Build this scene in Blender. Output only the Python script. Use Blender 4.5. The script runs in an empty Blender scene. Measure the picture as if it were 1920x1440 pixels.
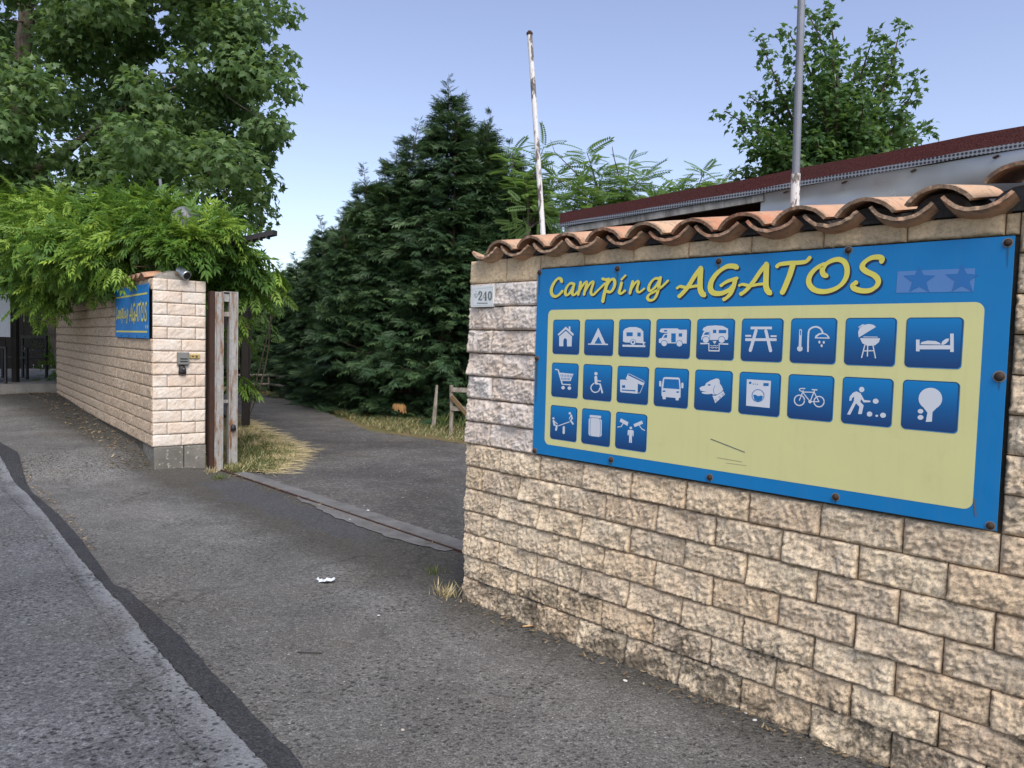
import bpy, bmesh, math, random
import numpy as np
from mathutils import Vector, Matrix
from mathutils.geometry import tessellate_polygon

random.seed(7); RNG = np.random.default_rng(7)
SC = bpy.context.scene
COL = SC.collection
R = math.radians

# ------------------------------------------------------------------ camera
F_PX = 1379.5; PITCH = -0.0544; ROLL = 0.0264; CAMZ = 1.4295
cam_d = bpy.data.cameras.new('camera'); cam = bpy.data.objects.new('camera', cam_d); COL.objects.link(cam)
cam_d.sensor_fit = 'HORIZONTAL'; cam_d.sensor_width = 36.0; cam_d.lens = F_PX / 1920 * 36
cam_d.clip_start = 0.05; cam_d.clip_end = 2000
cam.location = (0, 0, CAMZ)
cam.rotation_euler = (Matrix.Rotation(math.pi / 2 + PITCH, 3, 'X') @ Matrix.Rotation(ROLL, 3, 'Z')).to_euler()
SC.camera = cam

# ------------------------------------------------------------------ light
SUN_EL, SUN_ROT = R(52), R(163)
w = bpy.data.worlds.new('World'); SC.world = w; w.use_nodes = True
wn = w.node_tree.nodes; bg = wn['Background']
sky = wn.new('ShaderNodeTexSky'); sky.sky_type = 'NISHITA'; sky.sun_disc = False
sky.sun_elevation = SUN_EL; sky.sun_rotation = SUN_ROT
sky.air_density = 1.0; sky.dust_density = 1.4; sky.ozone_density = 1.5
hs = wn.new('ShaderNodeHueSaturation'); hs.inputs['Saturation'].default_value = 0.86; hs.inputs['Hue'].default_value = 0.515; w.node_tree.links.new(sky.outputs[0], hs.inputs['Color']); w.node_tree.links.new(hs.outputs[0], bg.inputs[0]); bg.inputs[1].default_value = 0.112
sun_d = bpy.data.lights.new('sun', 'SUN'); sun_d.energy = 1.85; sun_d.angle = R(45); sun_d.color = (1.0, 0.96, 0.90)
sun = bpy.data.objects.new('sun', sun_d); COL.objects.link(sun)
_sd = Vector((math.sin(SUN_ROT) * math.cos(SUN_EL), math.cos(SUN_ROT) * math.cos(SUN_EL), math.sin(SUN_EL)))
sun.rotation_euler = _sd.to_track_quat('Z', 'Y').to_euler()
VS = SC.view_settings; VS.view_transform = 'Standard'; VS.look = 'None'; VS.exposure = 1.0; VS.gamma = 1.0
SC.cycles.use_denoising = True
SC.cycles.max_bounces = 6; SC.cycles.transparent_max_bounces = 4

# ------------------------------------------------------------------ survey helpers
def ray(px, py):
    x, y = px - 960, py - 720
    cr, sr = math.cos(ROLL), math.sin(ROLL)
    a, b = cr * x + sr * y, -sr * x + cr * y
    c, s = math.cos(PITCH), math.sin(PITCH)
    return Vector((a / F_PX, c + s * b / F_PX, s - c * b / F_PX))
CAM = Vector((0, 0, CAMZ))
def G(px, py, z=0.0):
    d = ray(px, py); return CAM + d * ((z - CAMZ) / d.z)
def at(px, py, Y):
    d = ray(px, py); return CAM + d * (Y / d.y)
A1 = -0.7825; O1 = Vector((-0.2408, 4.0637, 0))
A2 = 0.6718; O2 = Vector((-3.7128, 7.5886, 0)); Z2 = 0.2595
U1 = Vector((math.cos(A1), math.sin(A1), 0)); I1 = Vector((-math.sin(A1), math.cos(A1), 0))
U2 = Vector((math.cos(A2), math.sin(A2), 0)); I2 = Vector((-math.sin(A2), math.cos(A2), 0))
def RW(px, py, off=-0.03):                 # pixel -> (along, height) on the sign wall
    d = ray(px, py); t = ((O1 - CAM).dot(I1) + off) / d.dot(I1); P = CAM + d * t - O1
    return P.dot(U1), P.z
def w2(lx, ly, z=0.0): return O2 + U2 * lx + I2 * ly + Vector((0, 0, z))   # pillar-wall frame -> world
def sstep(x, a, b):
    t = np.clip((np.asarray(x, float) - a) / (b - a), 0, 1); return t * t * (3 - 2 * t)
def gz(x, y):                              # lie of the land
    s = (np.asarray(x) - O2.x) * I2.x + (np.asarray(y) - O2.y) * I2.y
    n = (np.asarray(x) - O2.x) * U2.x + (np.asarray(y) - O2.y) * U2.y
    rise = 0.20 * sstep(s, -0.25, 0.75) + 0.13 * sstep(s, 0.75, 7.0)
    return rise * (1 - sstep(n, 0.05, 0.5)) * (0.35 + 0.65 * sstep(n, -3.4, -0.5))

# ------------------------------------------------------------------ numpy value noise
class VN:
    def __init__(s, seed): s.t = np.random.default_rng(seed).random((64, 64)) * 2 - 1
    def __call__(s, x, y):
        xi = np.floor(x).astype(int); yi = np.floor(y).astype(int); fx = x - xi; fy = y - yi
        fx = fx * fx * (3 - 2 * fx); fy = fy * fy * (3 - 2 * fy); t = s.t
        a = t[xi % 64, yi % 64]; b = t[(xi + 1) % 64, yi % 64]; c = t[xi % 64, (yi + 1) % 64]; d = t[(xi + 1) % 64, (yi + 1) % 64]
        return (a * (1 - fx) + b * fx) * (1 - fy) + (c * (1 - fx) + d * fx) * fy

# ------------------------------------------------------------------ materials
class Mat:
    def __init__(s, name, rough=0.8, spec=0.3, metal=0.0):
        s.m = bpy.data.materials.new(name); s.m.use_nodes = True; s.nt = s.m.node_tree
        s.b = s.nt.nodes['Principled BSDF']; s.b.inputs['Roughness'].default_value = rough
        s.b.inputs['Specular IOR Level'].default_value = spec; s.b.inputs['Metallic'].default_value = metal
    def n(s, t, ins=None, **pr):
        nd = s.nt.nodes.new('ShaderNode' + t)
        for k, v in pr.items(): setattr(nd, k, v)
        for k, v in (ins or {}).items(): s.put(nd.inputs[k], v)
        return nd
    def put(s, sock, v):
        if isinstance(v, bpy.types.NodeSocket): s.nt.links.new(v, sock)
        elif isinstance(v, bpy.types.Node): s.nt.links.new(v.outputs[0], sock)
        elif hasattr(v, '__len__') and len(v) == 3 and sock.type == 'RGBA': sock.default_value = (*v, 1)
        else: sock.default_value = v
    def pos(s): return s.n('NewGeometry').outputs['Position']
    def obj(s): return s.n('TexCoord').outputs['Object']
    def noise(s, sc, detail=4, rough=.55, vec=None, dist=0.0):
        return s.n('TexNoise', {'Vector': vec if vec is not None else s.pos(), 'Scale': sc, 'Detail': detail, 'Roughness': rough, 'Distortion': dist}).outputs[0]
    def voro(s, sc, vec=None, feat='F1', rnd=1.0):
        return s.n('TexVoronoi', {'Vector': vec if vec is not None else s.pos(), 'Scale': sc, 'Randomness': rnd}, feature=feat)
    def ramp(s, fac, st, interp='LINEAR'):
        nd = s.n('ValToRGB', {0: fac}); cr = nd.color_ramp; cr.interpolation = interp
        while len(cr.elements) < len(st): cr.elements.new(0.5)
        for e, (p, c) in zip(cr.elements, st):
            e.position = p; e.color = (*c, 1) if hasattr(c, '__len__') else (c, c, c, 1)
        return nd.outputs[0]
    def mix(s, fac, a, b, mode='MIX'):
        nd = s.n('Mix', data_type='RGBA', blend_type=mode)
        s.put(nd.inputs[0], fac); s.put(nd.inputs[6], a); s.put(nd.inputs[7], b); return nd.outputs[2]
    def math(s, op, a, b=0.0, clamp=False):
        nd = s.n('Math', operation=op, use_clamp=clamp); s.put(nd.inputs[0], a); s.put(nd.inputs[1], b); return nd.outputs[0]
    def vmul(s, v, k): return s.n('VectorMath', {0: v, 1: k}, operation='MULTIPLY').outputs[0]
    def sep(s, v): return s.n('SeparateXYZ', {0: v})
    def col(s, c): s.put(s.b.inputs['Base Color'], c)
    def rough(s, v): s.put(s.b.inputs['Roughness'], v)
    def bump(s, h, strength=.5, dist=.01):
        nd = s.n('Bump', {'Height': h, 'Strength': strength, 'Distance': dist}); s.nt.links.new(nd.outputs[0], s.b.inputs['Normal'])
    def rnd(s): return s.n('ObjectInfo').outputs['Random']
    def attr(s, a): return s.n('Attribute', attribute_name=a).outputs['Fac']
    def transl(s, c, fac=.35):
        t = s.n('BsdfTranslucent', {0: c}); mx = s.n('MixShader', {0: fac, 1: s.b.outputs[0], 2: t.outputs[0]})
        out = [n for n in s.nt.nodes if n.type == 'OUTPUT_MATERIAL'][0]; s.nt.links.new(mx.outputs[0], out.inputs[0])

def flat(name, c, rough=.6, spec=.3, metal=0.0, var=.12, sc=6.0):
    m = Mat(name, rough, spec, metal); nz = m.noise(sc)
    m.col(m.mix(nz, tuple(x * (1 - var) for x in c), tuple(min(1, x * (1 + var)) for x in c))); return m.m

def brick_mat(name, tones, dirt, mildew):
    m = Mat(name, .92, .15)
    c = m.ramp(m.rnd(), [(p_, tuple(x * .98 for x in c_)) for p_, c_ in tones])
    n1 = m.noise(9, 5, .6); n2 = m.noise(45, 4, .65); n3 = m.noise(160, 3, .7)
    c = m.mix(m.ramp(n1, [(.35, 0), (.7, 1)]), c, m.mix(.5, c, (.56, .40, .26)))
    c = m.mix(m.math('MULTIPLY', m.ramp(n2, [(.48, 0), (.66, 1)]), dirt), c, (.13, .10, .07))
    c = m.mix(m.math('MULTIPLY', m.ramp(n3, [(.50, 0), (.66, 1)]), dirt * .9), c, (.085, .07, .05))
    z = m.sep(m.pos()).outputs[2]
    md = m.noise(4.5, 6, .7, m.vmul(m.pos(), (1, 1, 1.6)))
    th = m.math('SUBTRACT', md, m.math('MULTIPLY', z, .60))
    c = m.mix(m.math('MULTIPLY', m.ramp(m.math('ADD', th, m.math('MULTIPLY', n2, .45)), [(.60, 0), (.76, 1)]), mildew), c, (.030, .027, .022))
    lich = m.math('MULTIPLY', m.ramp(m.noise(7, 5, .7), [(.62, 0), (.70, 1)]), m.ramp(n3, [(.5, 0), (.6, mildew)]))
    c = m.mix(m.math('MULTIPLY', lich, .6), c, (.22, .16, .045))
    m.col(c); m.bump(m.math('ADD', m.noise(60, 6, .7), m.math('MULTIPLY', m.noise(220, 3, .7), .4)), 0.6, .006); return m.m
TAN = [(0, (.70, .53, .35)), (.3, (.78, .64, .45)), (.55, (.67, .54, .39)), (.8, (.81, .67, .48)), (1, (.70, .53, .36))]
PALE = [(0, (.70, .58, .48)), (.3, (.76, .71, .66)), (.55, (.70, .56, .45)), (.8, (.78, .73, .67)), (1, (.70, .63, .57))]
ENDC = [(0, (.72, .60, .50)), (.3, (.77, .69, .60)), (.6, (.73, .60, .49)), (1, (.78, .71, .63))]
M_TAN = brick_mat('split_stone_tan', TAN, .55, .72)
M_PALE = brick_mat('split_stone_pale', PALE, .35, .3)
M_TOPROW = brick_mat('split_stone_ochre', [(0, (.62, .47, .29)), (1, (.70, .54, .34))], .3, .2)
M_END = brick_mat('split_stone_cream', ENDC, .22, .25)
M_STREET = brick_mat('split_stone_weathered', [(0, (.56, .43, .30)), (1, (.66, .51, .37))], .8, .9)

def make_concrete(name, c, sc=3.0, lichen=0.0, rough=.9):
    m = Mat(name, rough, .2)
    n = m.noise(sc, 6, .65); f = m.noise(70, 3, .7)
    k = m.mix(m.ramp(n, [(.3, 0), (.7, 1)]), tuple(x * .62 for x in c), tuple(x * 1.15 for x in c))
    k = m.mix(m.ramp(f, [(.45, 0), (.7, .5)]), k, tuple(x * .55 for x in c))
    if lichen: k = m.mix(m.math('MULTIPLY', m.ramp(m.noise(28, 3, .6), [(.6, 0), (.66, 1)]), lichen), k, (.45, .45, .38))
    m.col(k); m.bump(m.math('ADD', f, n), .4, .01); return m.m
M_CONC = make_concrete('old_concrete', (.19, .175, .15), 4, .7)
M_CONC_STRIP = make_concrete('concrete_strip_grey', (.165, .16, .154), 5)
M_MORTAR = make_concrete('dark_mortar', (.07, .068, .066), 9)
M_MORTAR_L = make_concrete('light_mortar', (.42, .38, .33), 12)
M_CORE = make_concrete('wall_joint', (.10, .085, .068), 14)

def asphalt(name, base, pit, patch, agg=70, stain=.5, zone=None, line=False, crack=.0):
    m = Mat(name, .88, .25); bs = lambda f: tuple(min(.6, x * f) for x in base)
    big = m.noise(.45, 5, .6, dist=.4); mid = m.noise(2.3, 6, .7); fine = m.noise(120, 4, .75)
    k = m.mix(m.ramp(big, [(.38, 0), (.64, 1)]), bs(1 - patch), bs(1 + patch))
    k = m.mix(m.ramp(mid, [(.44, 0), (.70, stain)]), k, bs(.52))
    k = m.mix(m.ramp(m.noise(.9, 5, .65, dist=.6), [(.50, 0), (.72, .5)]), k, (base[0] * .95, base[1] * .86, base[2] * .72))
    if zone: k = zone(m, k, mid)
    v = m.voro(agg); cellc = m.n('SeparateColor', {0: v.outputs['Color']}).outputs[0]
    k = m.mix(m.math('MULTIPLY', m.ramp(cellc, [(.55, 0), (1, 1)]), .6), k, m.mix(1.0, k, (1.9, 1.9, 1.9), 'MULTIPLY'))
    k = m.mix(m.ramp(fine, [(.42, .85), (.60, 0)]), k, m.mix(1.0, k, (.36, .36, .36), 'MULTIPLY'))
    if line:
        cov = m.math('ADD', m.math('MULTIPLY', m.noise(70, 5, .8), 1.0), m.math('SUBTRACT', m.math('MULTIPLY', m.noise(1.6, 4, .6), .9), m.math('MULTIPLY', m.attr('rnd'), .5)))
        k = m.mix(m.ramp(cov, [(.56, 0), (.90, .55)]), k, (.25, .258, .27))
    warp = m.n('VectorMath', {0: m.pos(), 1: m.n('VectorMath', {0: m.n('TexNoise', {'Vector': m.pos(), 'Scale': 30}).outputs[1], 1: (.03, .03, .03)}, operation='MULTIPLY').outputs[0]}, operation='ADD').outputs[0]
    v2 = m.voro(34, vec=warp)
    pm = m.math('MULTIPLY', m.ramp(v2.outputs['Distance'], [(.16, 1), (.38, 0)]), m.ramp(m.noise(1.3, 4, .6), [(.36, .1 * pit), (.58, pit)]))
    k = m.mix(pm, k, bs(.26))
    h = m.math('SUBTRACT', m.math('ADD', m.math('MULTIPLY', m.ramp(v.outputs['Distance'], [(0, 1), (.7, 0)]), .6), fine), m.math('MULTIPLY', pm, 1.6))
    if crack:
        w3 = m.n('VectorMath', {0: m.pos(), 1: m.n('VectorMath', {0: m.n('TexNoise', {'Vector': m.pos(), 'Scale': 2.2, 'Detail': 5}).outputs[1], 1: (.9, .9, .0)}, operation='MULTIPLY').outputs[0]}, operation='ADD').outputs[0]
        cv = m.voro(.55, vec=w3, feat='DISTANCE_TO_EDGE')
        cm = m.math('MULTIPLY', m.ramp(cv.outputs['Distance'], [(.003, 1), (.008, 0)]), m.ramp(m.noise(.8, 3), [(.45, 0), (.58, crack)]))
        k = m.mix(cm, k, (.025, .024, .022)); h = m.math('SUBTRACT', h, m.math('MULTIPLY', cm, 1.5))
    m.col(k); m.bump(h, .8, .008); return m.m
def apron_zone(m, k, mid):
    P_ = m.pos()
    def dist(o, n): return m.n('VectorMath', {0: m.n('VectorMath', {0: P_, 1: tuple(o)}, operation='SUBTRACT').outputs[0], 1: tuple(n)}, operation='DOT_PRODUCT').outputs['Value']
    nz_ = m.noise(3.0, 6, .7)
    dw = m.math('ADD', dist(O1, -I1), m.math('MULTIPLY', nz_, .55))          # earth washed against the sign wall
    k = m.mix(m.ramp(dw, [(.30, .85), (.62, .0)]), k, (.085, .078, .064))
    ra, rb = G(433, 889), G(850, 1031); rd_ = (rb - ra).normalized(); nn = Vector((rd_.y, -rd_.x, 0)); nn = nn if nn.y < 0 else -nn
    dr = m.math('ADD', dist(ra, nn), m.math('MULTIPLY', m.math('SUBTRACT', m.noise(1.7, 5, .65), .5), .9))   # old dark resurfacing in front of the rail
    al = m.math('ADD', dist(ra, rd_), m.math('MULTIPLY', nz_, .4))
    f = m.math('MULTIPLY', m.ramp(dr, [(.10, 0), (.16, 1), (.42, 1), (.50, 0)]), m.ramp(m.math('MULTIPLY', al, .2), [(.08, 0), (.12, .8), (.60, .8), (.68, 0)]))
    k = m.mix(f, k, (.088, .089, .095))
    return k
M_APRON = asphalt('worn_asphalt_apron', (.180, .173, .163), .9, .26, 70, .6, apron_zone, False, .45)
M_ROAD = asphalt('worn_asphalt_road', (.158, .160, .167), 1.0, .20, 62, .6, None, False, .5)
M_BAND = asphalt('tar_strip', (.055, .056, .061), .1, .25, 90, .35)
M_DRIVE = asphalt('dark_gravel_drive', (.135, .127, .119), .5, .35, 38, .6)
M_LINE = asphalt('worn_white_paint', (.160, .162, .169), 1.0, .20, 62, .6, None, True, .5)
def soil():
    m = Mat('dry_grass_soil', .95, .1)
    k = m.mix(m.ramp(m.noise(1.6, 5, .6), [(.4, 0), (.65, 1)]), (.17, .13, .065), (.085, .10, .035))
    k = m.mix(m.ramp(m.noise(40, 4, .7), [(.4, 0), (.65, .7)]), k, (.27, .215, .12)); m.col(k); m.bump(m.noise(60, 4, .7), .8, .02); return m.m
M_SOIL = soil()

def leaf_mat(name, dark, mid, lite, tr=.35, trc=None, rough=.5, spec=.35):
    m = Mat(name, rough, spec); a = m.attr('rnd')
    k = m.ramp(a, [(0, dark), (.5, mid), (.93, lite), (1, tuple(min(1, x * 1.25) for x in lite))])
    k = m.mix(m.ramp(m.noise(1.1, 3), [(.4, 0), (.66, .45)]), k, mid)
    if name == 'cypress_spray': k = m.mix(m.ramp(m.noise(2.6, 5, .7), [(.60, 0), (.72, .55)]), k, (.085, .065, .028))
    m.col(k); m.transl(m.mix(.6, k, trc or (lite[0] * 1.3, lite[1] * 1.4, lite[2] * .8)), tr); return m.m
M_PLANE = leaf_mat('plane_leaf', (.056, .105, .040), (.105, .18, .064), (.22, .31, .115), .45)
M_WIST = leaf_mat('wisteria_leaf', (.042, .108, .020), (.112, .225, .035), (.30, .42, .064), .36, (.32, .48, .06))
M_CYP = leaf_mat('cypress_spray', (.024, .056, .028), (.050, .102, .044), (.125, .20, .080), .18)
M_CYPDEAD = leaf_mat('dead_spray', (.30, .15, .05), (.40, .21, .07), (.50, .28, .10), .1)
M_MAPLE = leaf_mat('maple_leaf', (.035, .085, .025), (.065, .135, .040), (.14, .22, .06), .4)
M_AIL = leaf_mat('ailanthus_leaf', (.06, .12, .034), (.12, .21, .06), (.21, .31, .10), .45)
M_GRASS = leaf_mat('grass_blade', (.050, .085, .022), (.10, .14, .040), (.22, .22, .08), .25)
M_STRAW = leaf_mat('straw', (.33, .26, .13), (.46, .38, .20), (.60, .50, .29), .2, (.6, .5, .3))
def bark(name, a, b):
    m = Mat(name, .9, .15); n = m.noise(14, 5, .65, m.vmul(m.pos(), (1, 1, .3)))
    m.col(m.ramp(n, [(.35, a), (.65, b)])); m.bump(n, .7, .02); return m.m
M_BARK = bark('grey_bark', (.060, .048, .038), (.17, .14, .11))
M_BARK_D = bark('brown_bark', (.045, .032, .024), (.13, .09, .065))

# ------------------------------------------------------------------ object helpers
def tag(o, label=None, cat=None, group=None, kind=None):
    for k, v in (('label', label), ('category', cat), ('group', group), ('kind', kind)):
        if v: o[k] = v
    return o
def empty(name, loc=(0, 0, 0), rz=0.0, **k):
    o = bpy.data.objects.new(name, None); o.empty_display_size = .2; COL.objects.link(o)
    o.location = loc; o.rotation_euler = (0, 0, rz); return tag(o, **k)
def mesh_obj(name, me, mat=None, parent=None, loc=None, rot=None, **k):
    o = bpy.data.objects.new(name, me); COL.objects.link(o)
    if mat and not me.materials: me.materials.append(mat)
    if parent: o.parent = parent
    if loc is not None: o.location = loc
    if rot is not None: o.rotation_euler = rot
    return tag(o, **k)
def tri_mesh(name, V, Fc, rnd=None, smooth=False):
    V = np.ascontiguousarray(V, np.float32).reshape(-1, 3); Fc = np.ascontiguousarray(Fc, np.int32).reshape(-1, 3)
    me = bpy.data.meshes.new(name); n = len(Fc)
    me.vertices.add(len(V)); me.vertices.foreach_set('co', V.ravel())
    me.loops.add(n * 3); me.loops.foreach_set('vertex_index', Fc.ravel())
    me.polygons.add(n); me.polygons.foreach_set('loop_start', np.arange(0, n * 3, 3, dtype=np.int32)); me.polygons.foreach_set('loop_total', np.full(n, 3, np.int32))
    if smooth: me.polygons.foreach_set('use_smooth', np.ones(n, bool))
    if rnd is not None:
        a = me.attributes.new('rnd', 'FLOAT', 'POINT'); a.data.foreach_set('value', np.ascontiguousarray(rnd, np.float32))
    me.update(calc_edges=True); me.validate(); return me
def pmesh(name, V, Fc, smooth=False):
    me = bpy.data.meshes.new(name); me.from_pydata([tuple(v) for v in V], [], [tuple(f) for f in Fc]); me.update()
    if smooth: me.polygons.foreach_set('use_smooth', np.ones(len(me.polygons), bool))
    return me
class MB:
    def __init__(s): s.v = []; s.f = []
    def add(s, V, Fc):
        o = len(s.v); s.v += [tuple(v) for v in V]; s.f += [tuple(i + o for i in f) for f in Fc]; return s
    def box(s, x0, y0, z0, x1, y1, z1, rot=None, piv=(0, 0, 0)):
        V = [Vector((x, y, z)) for z in (z0, z1) for y in (y0, y1) for x in (x0, x1)]
        if rot is not None: V = [rot @ (v - Vector(piv)) + Vector(piv) for v in V]
        return s.add(V, [(0, 2, 3, 1), (4, 5, 7, 6), (0, 1, 5, 4), (2, 6, 7, 3), (0, 4, 6, 2), (1, 3, 7, 5)])
    def tube(s, pts, rad, n=8, caps=True):
        pts = [Vector(p) for p in pts]; rad = rad if hasattr(rad, '__len__') else [rad] * len(pts); o = len(s.v); up = Vector((.123, .45, .88)).normalized()
        for i, p in enumerate(pts):
            t = (pts[min(i + 1, len(pts) - 1)] - pts[max(i - 1, 0)]).normalized(); a = t.cross(up)
            if a.length < .1: a = t.cross(Vector((1, 0, 0)))
            a.normalize(); b = t.cross(a)
            for k in range(n):
                th = 2 * math.pi * k / n; s.v.append(tuple(p + (a * math.cos(th) + b * math.sin(th)) * rad[i]))
        for i in range(len(pts) - 1):
            for k in range(n):
                k2 = (k + 1) % n; s.f.append((o + i * n + k, o + i * n + k2, o + (i + 1) * n + k2, o + (i + 1) * n + k))
        if caps:
            s.f.append(tuple(o + k for k in range(n))[::-1]); s.f.append(tuple(o + (len(pts) - 1) * n + k for k in range(n)))
        return s
    def lathe(s, prof, c=(0, 0, 0), n=20, M=None):
        o = len(s.v); c = Vector(c)
        for r, z in prof:
            for k in range(n):
                th = 2 * math.pi * k / n; v = Vector((r * math.cos(th), r * math.sin(th), z))
                s.v.append(tuple((M @ v if M else v) + c))
        for i in range(len(prof) - 1):
            for k in range(n):
                k2 = (k + 1) % n; s.f.append((o + i * n + k, o + i * n + k2, o + (i + 1) * n + k2, o + (i + 1) * n + k))
        s.f.append(tuple(o + k for k in range(n))[::-1]); s.f.append(tuple(o + (len(prof) - 1) * n + k for k in range(n))); return s
    def build(s, name, mat=None, parent=None, smooth=False, bevel=0.0, **k):
        o = mesh_obj(name, pmesh(name, s.v, s.f, smooth), mat, parent, **k)
        if bevel:
            b = o.modifiers.new('bevel', 'BEVEL'); b.width = bevel; b.segments = 2; b.limit_method = 'ANGLE'
        return o
def copy_tree(o, parent=None):
    c = o.copy(); COL.objects.link(c); c.parent = parent
    for ch in list(o.children): copy_tree(ch, c)
    return c

# ------------------------------------------------------------------ ground sheets
def sheet(name, pts, mat, dz, step=.3, jag=0.0, **k):
    if jag:
        out = []; n = len(pts); rr = random.Random(len(pts) * 31 + int(dz * 1e4))
        for i in range(n):
            a, b = Vector(pts[i][:2]), Vector(pts[(i + 1) % n][:2]); m = max(1, min(60, int((b - a).length / .07)))
            nr = Vector((-(b - a).y, (b - a).x)); nr = nr.normalized() if nr.length else nr
            for j in range(m): out.append(a.lerp(b, j / m) + nr * rr.uniform(-jag, jag))
        pts = out
    bm = bmesh.new(); vs = [bm.verts.new((p[0], p[1], 0)) for p in pts]; f = bm.faces.new(vs)
    if f.normal.z < 0 or sum(pts[i][0] * pts[(i + 1) % len(pts)][1] - pts[(i + 1) % len(pts)][0] * pts[i][1] for i in range(len(pts))) < 0: f.normal_flip()
    bmesh.ops.triangulate(bm, faces=bm.faces[:])
    xs = [p[0] for p in pts]; ys = [p[1] for p in pts]
    for ax, lo, hi in ((0, max(min(xs), -16), min(max(xs), 6)), (1, max(min(ys), -2), min(max(ys), 24))):
        q = math.ceil(lo / step) * step
        while q < hi:
            co = [0, 0, 0]; co[ax] = q; no = [0, 0, 0]; no[ax] = 1
            bmesh.ops.bisect_plane(bm, geom=bm.verts[:] + bm.edges[:] + bm.faces[:], plane_co=co, plane_no=no); q += step
    for v in bm.verts: v.co.z = float(gz(v.co.x, v.co.y)) + dz
    me = bpy.data.meshes.new(name); bm.to_mesh(me); bm.free()
    return mesh_obj(name, me, mat, kind='structure', **k)
def strip(name, A, B, mat, dz, jag, seed, **k):
    rr = random.Random(seed)
    def dense(Q):
        out = []
        for a, b in zip(Q, Q[1:]):
            a, b = Vector(a), Vector(b); m = max(1, int((b - a).length / .06))
            out += [a.lerp(b, i / m) for i in range(m)]
        return out + [Vector(Q[-1])]
    A, B = dense(A), dense(B); n = 900; V = []; CR = []; cross = 6; ja = [0, 0]
    pick = lambda Q, t: Q[min(int(t), len(Q) - 1)].lerp(Q[min(int(t) + 1, len(Q) - 1)], t - int(t))
    for i in range(n + 1):
        t = i / n; a = pick(A, t * (len(A) - 1)); b = pick(B, t * (len(B) - 1)); d = (b - a).normalized()
        ja = [x * .6 + rr.uniform(-jag, jag) for x in ja]; a = a + d * ja[0]; b = b + d * ja[1]
        for j in range(cross + 1):
            p = a.lerp(b, j / cross); CR.append(j / cross); V.append((p.x, p.y, float(gz(p.x, p.y)) + dz))
    F_ = [(i * (cross + 1) + j, i * (cross + 1) + j + 1, (i + 1) * (cross + 1) + j + 1, (i + 1) * (cross + 1) + j) for i in range(n) for j in range(cross)]
    me = pmesh(name, V, F_); at_ = me.attributes.new('rnd', 'FLOAT', 'POINT'); at_.data.foreach_set('value', CR)
    return mesh_obj(name, me, mat, kind='structure', **k)
def wl(x, y): v = O1 + U1 * x + I1 * y; return (v.x, v.y)
def gl(pts): return [tuple(G(*p)[:2]) for p in pts]

sheet('ground', [(-500, -500), (500, -500), (500, 500), (-500, 500)], M_SOIL, -0.05)
railA = G(433, 889); railB = G(850, 1031); rd = (railB - railA).normalized()
railC = railB + rd * 4.5
SD = I2  # street direction (away)
seam_r = gl([(-260, 735), (-90, 805), (0, 862), (34, 884), (60, 925), (110, 968), (150, 1012), (185, 1060), (213, 1100), (242, 1112), (300, 1165), (345, 1205), (400, 1268), (470, 1338), (530, 1402), (565, 1440)])
seam_r += [(seam_r[-1][0] + .38, seam_r[-1][1] - .72), (seam_r[-1][0] + 2.0, seam_r[-1][1] - 4.0)]
seam_l = gl([(-260, 745), (-90, 822), (0, 888), (50, 926), (100, 985), (150, 1050), (203, 1110), (230, 1138), (300, 1225), (360, 1292), (420, 1358), (500, 1440)])
seam_l += [(seam_l[-1][0] + .34, seam_l[-1][1] - .74), (seam_l[-1][0] + 1.9, seam_l[-1][1] - 4.0)]
line_l = gl([(-260, 754), (-90, 836), (0, 912), (60, 975), (100, 1028), (160, 1112), (225, 1215), (290, 1310), (335, 1372), (390, 1440)])
line_l += [(line_l[-1][0] + .3, line_l[-1][1] - .76), (line_l[-1][0] + 1.8, line_l[-1][1] - 4.0)]
far = Vector(seam_r[0]) + Vector((-5, 8))
apron = [tuple(far)] + seam_r + [(9, -6), wl(9, .3), tuple((O1 + U1 * .0 + I1 * .58)[:2]), tuple(railA[:2]), tuple(w2(.55, .05)[:2]), tuple(w2(.05, .2)[:2]), tuple(w2(.02, 7.4)[:2]), tuple(w2(-4.2, 8.6)[:2])]
sheet('pavement', apron, M_APRON, 0.0)
road = [(-40, 30), tuple(far)] + seam_r[:] + [(-3, -12), (-40, -12)]
sheet('road', road, M_ROAD, 0.0042)
strip('asphalt_strip', seam_r, seam_l, M_BAND, 0.014, .010, 1)
strip('edge_line', seam_l, line_l, M_LINE, 0.0095, .014, 2)
drive = [tuple(railA[:2]), tuple(railB[:2]), tuple(railC[:2]), wl(4.5, 2.5), wl(.3, 4.5), wl(-.4, 5.9)] + gl([(870, 832), (800, 822), (740, 815), (690, 806), (620, 776), (560, 754), (520, 744), (470, 736.5), (440, 735.5)]) + [(-12, 19.5), (-9.0, 15.6)] + gl([(440, 780), (505, 815), (560, 842), (545, 872), (500, 888), (462, 885)])
sheet('driveway', drive, M_DRIVE, -0.004, jag=.05)
in1 = I1 * .19
strip_back = [railA + in1 * .9, railB + in1, railC + in1]
sheet('concrete_strip', [tuple(railA[:2]), tuple(railB[:2]), tuple(railC[:2])] + [tuple(p[:2]) for p in strip_back[::-1]], M_CONC_STRIP, .0060, jag=.012)
fa, fb = railA.lerp(railB, .36), railB
sheet('concrete_strip', [tuple(fa[:2]), tuple(fb[:2]), tuple((fb - I1 * .08)[:2]), tuple((fa.lerp(fb, .75) - I1 * .16)[:2]), tuple((fa.lerp(fb, .45) - I1 * .15)[:2]), tuple((fa.lerp(fb, .15) - I1 * .07)[:2])], M_CONC_STRIP, .0064, jag=.02)
M_RUST = Mat('rusty_steel', .75, .3)
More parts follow.
